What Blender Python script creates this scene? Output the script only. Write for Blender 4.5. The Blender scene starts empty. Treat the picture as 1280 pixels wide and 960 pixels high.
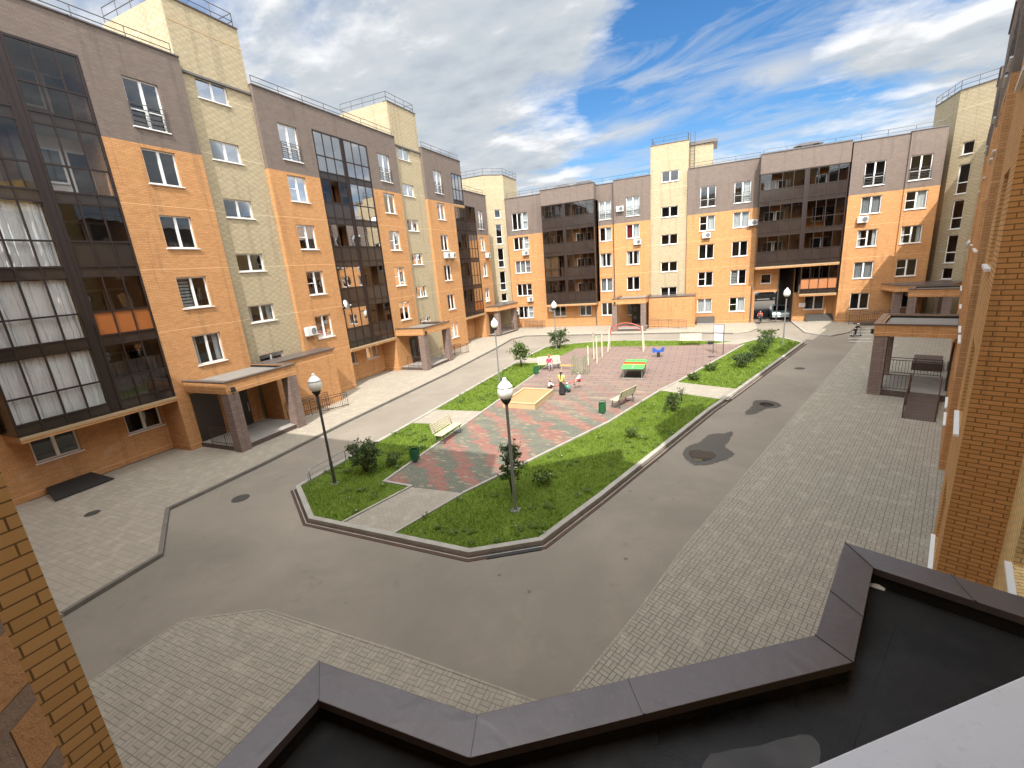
import bpy, bmesh, math, random
from mathutils import Vector, Matrix
random.seed(7)
D = bpy.data
scene = bpy.context.scene
COL = scene.collection
PI = math.pi
rad = math.radians

# ------------------------------------------------------------------ materials
def new_mat(name):
    m = D.materials.new(name); m.use_nodes = True
    nt = m.node_tree; nt.nodes.clear()
    out = nt.nodes.new('ShaderNodeOutputMaterial')
    return m, nt, out

def N(nt, t, **kw):
    n = nt.nodes.new(t)
    for k, v in kw.items():
        if k.startswith('i_'):
            n.inputs[k[2:].replace('_', ' ')].default_value = v
        else:
            setattr(n, k, v)
    return n

def L(nt, a, b): nt.links.new(a, b)

def math_node(nt, op, a, b=None, c=None):
    n = N(nt, 'ShaderNodeMath', operation=op)
    for i, v in enumerate((a, b, c)):
        if v is None: continue
        if isinstance(v, (int, float)): n.inputs[i].default_value = v
        else: L(nt, v, n.inputs[i])
    return n.outputs[0]

def mix_col(nt, fac, a, b, mode='MIX'):
    n = N(nt, 'ShaderNodeMix', data_type='RGBA', blend_type=mode)
    for idx, v in ((0, fac), (6, a), (7, b)):
        if isinstance(v, (int, float)): n.inputs[idx].default_value = v
        elif isinstance(v, tuple): n.inputs[idx].default_value = (*v, 1) if len(v) == 3 else v
        else: L(nt, v, n.inputs[idx])
    return n.outputs[2]

def ramp(nt, fac, stops):
    n = N(nt, 'ShaderNodeValToRGB')
    cr = n.color_ramp
    while len(cr.elements) < len(stops): cr.elements.new(.5)
    for e, (p, c) in zip(cr.elements, stops):
        e.position = p; e.color = (*c, 1) if len(c) == 3 else c
    L(nt, fac, n.inputs[0])
    return n.outputs[0]

def noise(nt, vec, scale, detail=4, rough=.55, dist=0):
    n = N(nt, 'ShaderNodeTexNoise')
    n.inputs['Scale'].default_value = scale; n.inputs['Detail'].default_value = detail
    n.inputs['Roughness'].default_value = rough; n.inputs['Distortion'].default_value = dist
    if vec is not None: L(nt, vec, n.inputs['Vector'])
    return n.outputs['Fac']

def uvs(nt): return N(nt, 'ShaderNodeUVMap').outputs[0]
def pos(nt): return N(nt, 'ShaderNodeNewGeometry').outputs['Position']

def principled(nt, out, col, rough=.6, metal=0, spec=.5, normal=None):
    b = N(nt, 'ShaderNodeBsdfPrincipled')
    if isinstance(col, tuple): b.inputs['Base Color'].default_value = (*col, 1)
    else: L(nt, col, b.inputs['Base Color'])
    if isinstance(rough, (int, float)): b.inputs['Roughness'].default_value = rough
    else: L(nt, rough, b.inputs['Roughness'])
    b.inputs['Metallic'].default_value = metal
    b.inputs['Specular IOR Level'].default_value = spec
    if normal is not None: L(nt, normal, b.inputs['Normal'])
    L(nt, b.outputs[0], out.inputs[0])
    return b

def bump(nt, h, strength=.3, dist=.01):
    n = N(nt, 'ShaderNodeBump'); n.inputs['Strength'].default_value = strength; n.inputs['Distance'].default_value = dist
    L(nt, h, n.inputs['Height']); return n.outputs[0]

def simple(name, col, rough=.6, metal=0, spec=.5, var=.12, scale=6.0, bmp=0.0):
    m, nt, out = new_mat(name)
    f = noise(nt, pos(nt), scale, 5)
    c = mix_col(nt, f, tuple(max(0, x * (1 - var)) for x in col), tuple(min(1, x * (1 + var)) for x in col))
    r = math_node(nt, 'MULTIPLY_ADD', f, .2, rough - .1)
    nm = bump(nt, noise(nt, pos(nt), scale * 12, 3), bmp, .004) if bmp else None
    principled(nt, out, c, r, metal, spec, nm)
    return m

def brick_mat(name, c1, c2, mortar, bw=.25, bh=.075, ms=.005, seam=None, dirt=.25, headers=False, stain=False, grit=.12):
    m, nt, out = new_mat(name)
    uv = uvs(nt)
    b = N(nt, 'ShaderNodeTexBrick')
    b.offset = .5
    L(nt, uv, b.inputs['Vector'])
    b.inputs['Color1'].default_value = (*c1, 1); b.inputs['Color2'].default_value = (*c2, 1)
    b.inputs['Mortar'].default_value = (*mortar, 1)
    for k, v in (('Scale', 1), ('Mortar Size', ms), ('Mortar Smooth', .15), ('Bias', 0), ('Brick Width', bw), ('Row Height', bh)):
        b.inputs[k].default_value = v
    col = b.outputs['Color']
    if headers:   # darker header bricks laid in a regular relief pattern
        sep = N(nt, 'ShaderNodeSeparateXYZ'); L(nt, uv, sep.inputs[0])
        cx = math_node(nt, 'FLOOR', math_node(nt, 'DIVIDE', sep.outputs[0], .25))
        cy = math_node(nt, 'FLOOR', math_node(nt, 'DIVIDE', sep.outputs[1], .15))
        k = math_node(nt, 'FLOORED_MODULO', math_node(nt, 'ADD', cx, cy), 2)
        k = math_node(nt, 'LESS_THAN', k, .5)
        col = mix_col(nt, math_node(nt, 'MULTIPLY', k, .24), col, (c2[0] * .45, c2[1] * .43, c2[2] * .42))
    n1 = noise(nt, uv, .35, 5, .6)
    col = mix_col(nt, math_node(nt, 'MULTIPLY', n1, dirt), col, (c1[0] * .45, c1[1] * .45, c1[2] * .5))
    n2 = noise(nt, uv, 3.0, 4, .6)
    col = mix_col(nt, math_node(nt, 'MULTIPLY', n2, .22), col, (min(1, c1[0] * 1.35), min(1, c1[1] * 1.3), min(1, c1[2] * 1.35)))
    sx = N(nt, 'ShaderNodeMapping'); sx.inputs['Scale'].default_value = (2.2, .12, 1); L(nt, uv, sx.inputs[0])
    n3 = noise(nt, sx.outputs[0], 1.0, 4, .6)
    col = mix_col(nt, math_node(nt, 'MULTIPLY', math_node(nt, 'GREATER_THAN', n3, .58), .14), col, (.05, .04, .03))
    if seam is not None:
        sp = N(nt, 'ShaderNodeSeparateXYZ'); L(nt, uv, sp.inputs[0])
        v = math_node(nt, 'FLOORED_MODULO', math_node(nt, 'SUBTRACT', sp.outputs[1], seam), 2.9)
        ln = math_node(nt, 'LESS_THAN', v, .035)
        col = mix_col(nt, math_node(nt, 'MULTIPLY', ln, .55), col, (min(1, c1[0] * 1.3 + .08), min(1, c1[1] * 1.3 + .08), min(1, c1[2] * 1.3 + .08)))
    if stain:
        n4 = noise(nt, uv, 1.3, 6, .7)
        f = ramp(nt, n4, [(.57, (0, 0, 0)), (.68, (1, 1, 1))])
        sp2 = N(nt, 'ShaderNodeSeparateXYZ'); L(nt, uv, sp2.inputs[0])
        low = math_node(nt, 'LESS_THAN', sp2.outputs[1], 1.3)
        f2 = math_node(nt, 'MULTIPLY', math_node(nt, 'MULTIPLY', f, low), .35)
        col = mix_col(nt, f2, col, (.5, .42, .34))
    h = math_node(nt, 'ADD', math_node(nt, 'MULTIPLY', b.outputs['Fac'], -1.0), math_node(nt, 'MULTIPLY', noise(nt, uv, 60, 4, .7), grit))
    if grit > .5: col = mix_col(nt, math_node(nt, 'MULTIPLY', ramp(nt, noise(nt, uv, 110, 4, .7), [(.5, (0, 0, 0)), (.66, (1, 1, 1))]), .14), col, (.5, .25, .1))
    principled(nt, out, col, .85, 0, .25, bump(nt, h, .7, .012))
    return m

def paver_mat(name, c1, c2, mortar, bw, bh, ms, rot=0, var=.35, parquet=False, patches=True):
    m, nt, out = new_mat(name)
    mp = N(nt, 'ShaderNodeMapping'); mp.inputs['Rotation'].default_value = (0, 0, rot)
    L(nt, uvs(nt), mp.inputs[0]); uv = mp.outputs[0]
    def brick(vec):
        b = N(nt, 'ShaderNodeTexBrick'); b.offset = 0 if parquet else .5
        L(nt, vec, b.inputs['Vector'])
        b.inputs['Color1'].default_value = (*c1, 1); b.inputs['Color2'].default_value = (*c2, 1); b.inputs['Mortar'].default_value = (*mortar, 1)
        for k, v in (('Scale', 1), ('Mortar Size', ms), ('Mortar Smooth', .2), ('Bias', 0), ('Brick Width', bw), ('Row Height', bh)):
            b.inputs[k].default_value = v
        return b
    b1 = brick(uv)
    col, fac = b1.outputs['Color'], b1.outputs['Fac']
    if parquet:
        sw = N(nt, 'ShaderNodeMapping'); sw.inputs['Rotation'].default_value = (0, 0, PI / 2); L(nt, uv, sw.inputs[0])
        b2 = brick(sw.outputs[0])
        ch = N(nt, 'ShaderNodeTexChecker'); ch.inputs['Scale'].default_value = 1 / bw; L(nt, uv, ch.inputs[0])
        col = mix_col(nt, ch.outputs['Fac'], b1.outputs['Color'], b2.outputs['Color'])
        mf = N(nt, 'ShaderNodeMix'); L(nt, ch.outputs['Fac'], mf.inputs[0]); L(nt, b1.outputs['Fac'], mf.inputs[2]); L(nt, b2.outputs['Fac'], mf.inputs[3])
        fac = mf.outputs[0]
    n1 = noise(nt, uv, .45, 6, .65)
    col = mix_col(nt, math_node(nt, 'MULTIPLY', n1, var), col, tuple(x * .5 for x in c1))
    n2 = noise(nt, uv, 2.2, 5, .65)
    col = mix_col(nt, math_node(nt, 'MULTIPLY', ramp(nt, n2, [(.5, (0, 0, 0)), (.72, (1, 1, 1))]), .45), col, tuple(min(1, x * 1.45) for x in c2))
    h = math_node(nt, 'MULTIPLY', fac, -1.0)
    principled(nt, out, col, .85, 0, .25, bump(nt, h, .5, .01))
    return m

M = {}
M['orange'] = brick_mat('orange_brick', (.61, .325, .14), (.485, .24, .095), (.26, .138, .068), ms=.0065, seam=.35)
M['orange_low'] = brick_mat('orange_brick_stained', (.61, .32, .138), (.485, .24, .098), (.26, .14, .07), seam=.35, stain=True)
M['brown'] = brick_mat('brown_brick', (.205, .163, .138), (.165, .13, .11), (.13, .105, .088), dirt=.2)
M['yellow'] = brick_mat('yellow_brick', (.49, .41, .27), (.41, .34, .215), (.29, .24, .165), dirt=.15, headers=True, seam=.35)
M['yellow_plain'] = brick_mat('yellow_brick_plain', (.80, .57, .27), (.70, .48, .21), (.13, .09, .05), bw=.25, bh=.075, ms=.005, dirt=.15)
M['near_orange'] = brick_mat('near_orange_brick', (.64, .35, .135), (.54, .285, .105), (.13, .08, .04), ms=.0075, dirt=.2)
M['orange_jamb'] = brick_mat('jamb_orange_brick', grit=.55, ms=.011, c1=(.82, .44, .19), c2=(.74, .38, .155), mortar=(.34, .29, .24), dirt=.3)
M['pillar'] = brick_mat('grey_stone_brick', (.26, .19, .16), (.19, .14, .12), (.12, .1, .09), bw=.3, bh=.15, ms=.01, dirt=.3)
M['plinth'] = brick_mat('brown_plinth_brick', (.13, .095, .08), (.10, .07, .06), (.05, .04, .035), dirt=.3)

def asphalt():
    m, nt, out = new_mat('asphalt')
    p = pos(nt)
    n1 = noise(nt, p, .18, 6, .6, .4); n2 = noise(nt, p, 1.4, 5, .6); n3 = noise(nt, p, 60, 3, .7)
    c = ramp(nt, n1, [(.3, (.225, .194, .155)), (.5, (.275, .237, .19)), (.7, (.345, .297, .235))])
    c = mix_col(nt, math_node(nt, 'MULTIPLY', n2, .35), c, (.18, .162, .138))
    n4 = noise(nt, p, .5, 6, .75, .8)
    c = mix_col(nt, math_node(nt, 'MULTIPLY', ramp(nt, n4, [(.54, (0, 0, 0)), (.74, (1, 1, 1))]), .55), c, (.33, .285, .225))
    c = mix_col(nt, math_node(nt, 'MULTIPLY', ramp(nt, noise(nt, p, .9, 5, .7, .3), [(.62, (0, 0, 0)), (.7, (1, 1, 1))]), .35), c, (.14, .128, .112))
    c = mix_col(nt, math_node(nt, 'MULTIPLY', n3, .3), c, (.10, .095, .09))
    v = N(nt, 'ShaderNodeTexVoronoi'); v.inputs['Scale'].default_value = .9; L(nt, p, v.inputs['Vector'])
    spot = math_node(nt, 'LESS_THAN', v.outputs['Distance'], .05)
    c = mix_col(nt, math_node(nt, 'MULTIPLY', spot, .5), c, (.05, .047, .045))
    principled(nt, out, c, .85, 0, .3, bump(nt, math_node(nt, 'ADD', n3, math_node(nt, 'MULTIPLY', n2, .5)), .25, .01))
    return m
M['asphalt'] = asphalt()
M['pave_left'] = paver_mat('worn_sidewalk', (.38, .335, .27), (.34, .30, .24), (.265, .23, .18), .4, .2, .008, var=.45)
M['pave_near'] = paver_mat('basket_pavers', (.375, .338, .275), (.33, .297, .24), (.20, .178, .14), .2, .1, .009, parquet=True, var=.35)
M['pave_right'] = paver_mat('row_pavers', (.37, .335, .275), (.325, .294, .24), (.155, .138, .11), .2, .1, .010, rot=rad(-68.7), var=.35, parquet=True)
M['path'] = paver_mat('path_pavers', (.37, .33, .27), (.33, .295, .24), (.24, .21, .17), .2, .1, .008, var=.35)
M['kerb'] = simple('kerb_concrete', (.34, .32, .28), .85, var=.35, scale=2.5, bmp=.3)
M['kerb_dark'] = simple('worn_dark_kerb', (.16, .145, .125), .9, var=.4, scale=2.5, bmp=.3)
M['gutter'] = brick_mat('gutter_brick', (.115, .07, .052), (.085, .058, .045), (.06, .048, .04), bw=.3, bh=.5, dirt=.5)
M['concrete'] = simple('grey_concrete', (.30, .28, .25), .9, var=.3, scale=1.6, bmp=.25)
M['white'] = simple('white_plastic', (.80, .80, .79), .35, var=.03)
M['sill'] = simple('white_sill_metal', (.84, .84, .87), .35, var=.05, scale=5, bmp=.05)
def sill_mat():
    m, nt, out = new_mat('dusty_white_sill')
    p = pos(nt)
    c = mix_col(nt, noise(nt, p, 4, 5), (.80, .80, .84), (.86, .86, .88))
    c = mix_col(nt, math_node(nt, 'MULTIPLY', ramp(nt, noise(nt, p, 38, 6, .75), [(.56, (0, 0, 0)), (.68, (1, 1, 1))]), .35), c, (.52, .50, .47))
    c = mix_col(nt, math_node(nt, 'MULTIPLY', ramp(nt, noise(nt, p, 6, 5, .7), [(.5, (0, 0, 0)), (.75, (1, 1, 1))]), .25), c, (.62, .60, .57))
    principled(nt, out, c, .38, 0, .5, bump(nt, noise(nt, p, 5, 2), .12, .01))
    return m
M['sill'] = sill_mat()
M['frame'] = simple('dark_brown_aluminium', (.024, .014, .012), .4, var=.2)
def coping_mat():
    m, nt, out = new_mat('brown_coping_metal')
    p = pos(nt)
    n1 = noise(nt, p, 1.6, 5, .6); n2 = noise(nt, p, 3.2, 2, .5, .6); n3 = noise(nt, p, 25, 4, .7)
    c = mix_col(nt, n1, (.105, .09, .09), (.16, .138, .136)); c = mix_col(nt, math_node(nt, 'MULTIPLY', ramp(nt, n3, [(.55, (0, 0, 0)), (.75, (1, 1, 1))]), .25), c, (.26, .235, .22))
    r = math_node(nt, 'MULTIPLY_ADD', n1, .3, .18)
    principled(nt, out, c, r, .35, .7, bump(nt, math_node(nt, 'ADD', n2, math_node(nt, 'MULTIPLY', n3, .03)), .18, .05))
    return m
M['coping'] = coping_mat()
M['rail'] = simple('brown_railing_paint', (.06, .03, .022), .5, var=.2)
M['rail_grey'] = simple('grey_railing_steel', (.09, .085, .085), .5, .2, var=.2)
M['door'] = simple('dark_brown_door', (.035, .022, .018), .45, var=.3)
M['black'] = simple('black_rubber', (.018, .018, .018), .7, var=.3)
M['metal'] = simple('galvanised_steel', (.36, .37, .38), .4, .6, var=.12)
M['steel_dark'] = simple('dark_cast_iron', (.065, .062, .057), .6, .2, var=.3)
M['ac'] = simple('ac_white', (.66, .66, .63), .5, var=.05)
M['ac_dark'] = simple('ac_fan', (.08, .08, .085), .6)
M['lampglass'] = simple('opal_globe', (.88, .88, .84), .15, var=.02)
M['bench'] = simple('cream_slats', (.52, .48, .345), .5, var=.08)
M['bench_leg'] = simple('bench_iron', (.07, .075, .09), .5)
M['green'] = simple('green_bin_paint', (.015, .11, .045), .4, var=.2)
M['tt_green'] = simple('green_table_paint', (.06, .50, .10), .4, var=.06)
M['tt_red'] = simple('red_table_paint', (.55, .06, .03), .45, var=.06)
M['tt_orange'] = simple('orange_table_paint', (.75, .33, .08), .45, var=.06)
M['blue'] = simple('blue_rider_paint', (.04, .12, .45), .4)
M['red'] = simple('red_bar_paint', (.55, .10, .08), .45)
M['cream'] = simple('cream_post_paint', (.62, .57, .41), .5, var=.06)
M['climb'] = simple('green_climber_paint', (.10, .26, .10), .5)
M['wood'] = simple('pale_wood', (.54, .41, .235), .65, var=.15, scale=3)
M['sand'] = simple('sand', (.40, .225, .105), .95, var=.12, scale=3, bmp=.4)
M['plank'] = simple('orange_plank', (.75, .36, .10), .6)
M['bark'] = simple('bark', (.10, .075, .055), .9, var=.3)
M['skin'] = simple('skin', (.55, .36, .27), .6, var=.06)
M['water'] = None

def lawn_mat():
    m, nt, out = new_mat('lawn_soil_grass')
    p = pos(nt)
    n1 = noise(nt, p, .8, 6, .65); n2 = noise(nt, p, 14, 4, .7)
    c = ramp(nt, n1, [(.28, (.085, .12, .015)), (.5, (.115, .17, .02)), (.72, (.16, .22, .03))])
    c = mix_col(nt, math_node(nt, 'MULTIPLY', n2, .5), c, (.04, .065, .01))
    bare = ramp(nt, noise(nt, p, .55, 4, .6), [(.66, (0, 0, 0)), (.74, (1, 1, 1))])
    c = mix_col(nt, math_node(nt, 'MULTIPLY', bare, .35), c, (.15, .13, .06))
    principled(nt, out, c, .9, 0, .2, bump(nt, n2, .6, .05))
    return m
M['lawn'] = lawn_mat()

def leaf_mat(name, a, b, trans=.35):
    m, nt, out = new_mat(name)
    g = N(nt, 'ShaderNodeNewGeometry')
    r = g.outputs['Random Per Island']
    n1 = noise(nt, g.outputs['Position'], 1.2, 3)
    c = mix_col(nt, r, a, b)
    c = mix_col(nt, math_node(nt, 'MULTIPLY', n1, .35), c, (a[0] * .6, a[1] * .65, a[2] * .6))
    d = N(nt, 'ShaderNodeBsdfPrincipled'); L(nt, c, d.inputs['Base Color']); d.inputs['Roughness'].default_value = .55; d.inputs['Specular IOR Level'].default_value = .3
    t = N(nt, 'ShaderNodeBsdfTranslucent'); L(nt, c, t.inputs[0])
    mx = N(nt, 'ShaderNodeMixShader'); mx.inputs[0].default_value = trans
    L(nt, d.outputs[0], mx.inputs[1]); L(nt, t.outputs[0], mx.inputs[2]); L(nt, mx.outputs[0], out.inputs[0])
    return m
M['grass'] = leaf_mat('grass_blades', (.14, .235, .02), (.30, .40, .055), .45)
M['leaf'] = leaf_mat('shrub_leaves', (.055, .095, .03), (.13, .18, .07))
M['leaf_light'] = leaf_mat('young_leaves', (.075, .13, .025), (.14, .20, .05))
M['flower'] = simple('white_flower', (.8, .8, .72), .6)

def play_mat():
    m, nt, out = new_mat('playground_pavers')
    p = pos(nt); uv = uvs(nt)
    b = N(nt, 'ShaderNodeTexBrick'); b.offset = .5; L(nt, uv, b.inputs['Vector'])
    b.inputs['Color1'].default_value = (1, 1, 1, 1); b.inputs['Color2'].default_value = (.78, .78, .78, 1); b.inputs['Mortar'].default_value = (.5, .48, .45, 1)
    for k, v in (('Scale', 1), ('Mortar Size', .008), ('Brick Width', .2), ('Row Height', .1)): b.inputs[k].default_value = v
    # block the noise to whole pavers, so that every paver has one colour
    sep = N(nt, 'ShaderNodeSeparateXYZ'); L(nt, uv, sep.inputs[0])
    fy = math_node(nt, 'FLOOR', math_node(nt, 'DIVIDE', sep.outputs[1], .1))
    fx = math_node(nt, 'FLOOR', math_node(nt, 'DIVIDE', math_node(nt, 'ADD', sep.outputs[0], math_node(nt, 'MULTIPLY', math_node(nt, 'FLOORED_MODULO', fy, 2), .1)), .2))
    cmb = N(nt, 'ShaderNodeCombineXYZ'); L(nt, math_node(nt, 'MULTIPLY', fx, .2), cmb.inputs[0]); L(nt, math_node(nt, 'MULTIPLY', fy, .1), cmb.inputs[1])
    wn = N(nt, 'ShaderNodeTexWhiteNoise', noise_dimensions='2D'); L(nt, cmb.outputs[0], wn.inputs['Vector'])
    band = N(nt, 'ShaderNodeTexWave', bands_direction='DIAGONAL'); band.inputs['Scale'].default_value = .30; band.inputs['Distortion'].default_value = 7; band.inputs['Detail'].default_value = 2
    band.inputs['Detail Scale'].default_value = .8
    L(nt, cmb.outputs[0], band.inputs[0])
    sel = math_node(nt, 'GREATER_THAN', math_node(nt, 'ADD', band.outputs['Fac'], math_node(nt, 'MULTIPLY', wn.outputs['Value'], .75)), .95)
    c = mix_col(nt, sel, (.175, .185, .145), (.33, .16, .13))
    c = mix_col(nt, math_node(nt, 'GREATER_THAN', wn.outputs['Value'], .93), c, (.36, .29, .2))
    c = mix_col(nt, 1.0, c, b.outputs['Color'], 'MULTIPLY')
    # farther from the entrance the pavers give way to plain brown rubber tiles
    b2 = N(nt, 'ShaderNodeTexBrick'); b2.offset = .5; L(nt, uv, b2.inputs['Vector'])
    b2.inputs['Color1'].default_value = (.245, .168, .145, 1); b2.inputs['Color2'].default_value = (.22, .155, .135, 1); b2.inputs['Mortar'].default_value = (.09, .06, .05, 1)
    for k, v in (('Scale', 1), ('Mortar Size', .02), ('Brick Width', 1.0), ('Row Height', .5)): b2.inputs[k].default_value = v
    sp = N(nt, 'ShaderNodeSeparateXYZ'); L(nt, p, sp.inputs[0])
    edge = math_node(nt, 'ADD', sp.outputs[1], math_node(nt, 'MULTIPLY_ADD', noise(nt, p, .35, 4), 5.0, -2.5))
    far = ramp(nt, math_node(nt, 'DIVIDE', edge, 50), [(.40, (0, 0, 0)), (.56, (1, 1, 1))])
    c = mix_col(nt, far, c, b2.outputs['Color'])
    n = noise(nt, p, .9, 5, .65)
    mp = N(nt, 'ShaderNodeMapping'); mp.inputs['Scale'].default_value = (.35, 1.6, 1); L(nt, p, mp.inputs[0])
    n2 = noise(nt, mp.outputs[0], 1.1, 5, .65)
    mid = ramp(nt, math_node(nt, 'DIVIDE', sp.outputs[1], 50), [(.36, (.25,) * 3), (.5, (1,) * 3), (.62, (.35,) * 3)])
    c = mix_col(nt, math_node(nt, 'MULTIPLY', math_node(nt, 'MULTIPLY', ramp(nt, n2, [(.48, (0, 0, 0)), (.68, (1, 1, 1))]), mid), .75), c, (.36, .27, .19))
    c = mix_col(nt, math_node(nt, 'MULTIPLY', n, .3), c, (.08, .07, .06))
    principled(nt, out, c, .85, 0, .25, bump(nt, b.outputs['Fac'], -.3, .008))
    return m
M['play'] = play_mat()

def glass_mat(name, tint, refl=1.0, rough=.0):
    m, nt, out = new_mat(name)
    t = N(nt, 'ShaderNodeBsdfTransparent'); t.inputs[0].default_value = (*tint, 1)
    g = N(nt, 'ShaderNodeBsdfGlossy'); g.inputs['Roughness'].default_value = .015 + rough
    w = noise(nt, pos(nt), .9, 2)
    L(nt, bump(nt, w, .06, .05), g.inputs['Normal'])
    fr = N(nt, 'ShaderNodeFresnel'); fr.inputs[0].default_value = 1.6
    f = math_node(nt, 'MULTIPLY_ADD', fr.outputs[0], refl, .05)
    mx = N(nt, 'ShaderNodeMixShader'); L(nt, f, mx.inputs[0]); L(nt, t.outputs[0], mx.inputs[1]); L(nt, g.outputs[0], mx.inputs[2])
    L(nt, mx.outputs[0], out.inputs[0])
    return m
M['glass'] = glass_mat('window_glass', (.70, .74, .75), 1.0)
M['tint'] = glass_mat('bronze_loggia_glass', (.36, .32, .29), .6)
M['clear'] = glass_mat('clear_loggia_glass', (.88, .88, .88), .7)
M['panel'] = simple('bronze_panel_glass', (.035, .026, .022), .15, 0, .6, var=.3, scale=1.5)
M['panel_warm'] = simple('warm_panel', (.30, .10, .03), .25, var=.2, scale=1.5)
M['panel_wood'] = simple('timber_panel', (.42, .17, .07), .5, var=.15, scale=4)
M['room'] = simple('dark_room', (.06, .057, .055), .9, var=.3, scale=.8)  # dimness of unlit rooms put into the colour of the box
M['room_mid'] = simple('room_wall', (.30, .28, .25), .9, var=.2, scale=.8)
M['plaster'] = simple('white_plaster', (.70, .68, .65), .8, var=.06)

def curtain_mat(name, a):
    m, nt, out = new_mat(name)
    w = N(nt, 'ShaderNodeTexWave', bands_direction='X'); w.inputs['Scale'].default_value = 2.4; w.inputs['Distortion'].default_value = 3; w.inputs['Detail Scale'].default_value = .6
    L(nt, uvs(nt), w.inputs[0])
    n1 = noise(nt, uvs(nt), 1.1, 3)
    c = mix_col(nt, math_node(nt, 'MULTIPLY', n1, .3), a, tuple(x * .7 for x in a))
    principled(nt, out, c, .85, 0, .2, bump(nt, w.outputs['Fac'], .8, .05))
    return m
M['curtain'] = curtain_mat('white_curtain', (.86, .86, .85))
M['curtain_grey'] = curtain_mat('grey_curtain', (.42, .43, .44))
M['curtain_red'] = curtain_mat('red_curtain', (.30, .03, .04))
M['curtain_tan'] = curtain_mat('tan_curtain', (.62, .50, .34))
M['blind'] = simple('slatted_blind', (.45, .45, .44), .6)

def water_mat(name, col, rough):
    m, nt, out = new_mat(name)
    p = pos(nt)
    b = principled(nt, out, mix_col(nt, noise(nt, p, 2, 4), col, tuple(x * 1.5 for x in col)), rough, 0, .5, bump(nt, noise(nt, p, 3, 2), .02, .01))
    return m
M['water'] = water_mat('puddle_water', (.03, .025, .02), .03)
M['wet'] = water_mat('wet_asphalt', (.05, .048, .041), .42)

def bitumen():
    m, nt, out = new_mat('bitumen_roof')
    p = pos(nt)
    n1 = noise(nt, p, 1.0, 6, .65, .3); n2 = noise(nt, p, 90, 3, .7)
    c = ramp(nt, n1, [(.3, (.007, .007, .008)), (.52, (.014, .0135, .013)), (.7, (.036, .034, .031))])
    c = mix_col(nt, math_node(nt, 'MULTIPLY', n2, .4), c, (.02, .02, .02))
    r = ramp(nt, noise(nt, p, .8, 4, .6), [(.40, (.22,) * 3), (.55, (.75,) * 3)])
    principled(nt, out, c, r, 0, .3, bump(nt, math_node(nt, 'ADD', n2, n1), .3, .01))
    return m
M['bitumen'] = bitumen()
M['roof'] = simple('grey_roof_felt', (.13, .125, .12), .85, var=.25, scale=1.2)
M['canopy_roof'] = simple('canopy_felt', (.20, .185, .165), .8, var=.3, scale=1.3)
M['sign'] = simple('white_sign_board', (.82, .79, .84), .5, var=.04)
M['ink'] = simple('grey_print', (.35, .33, .38), .6)
M['roadpaint'] = simple('worn_road_paint', (.42, .41, .39), .8, var=.4, scale=3)
M['tyre'] = simple('tyre', (.02, .02, .02), .8)
M['carglass'] = simple('car_glass', (.015, .018, .02), .05, 0, .6, var=.05)

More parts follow.
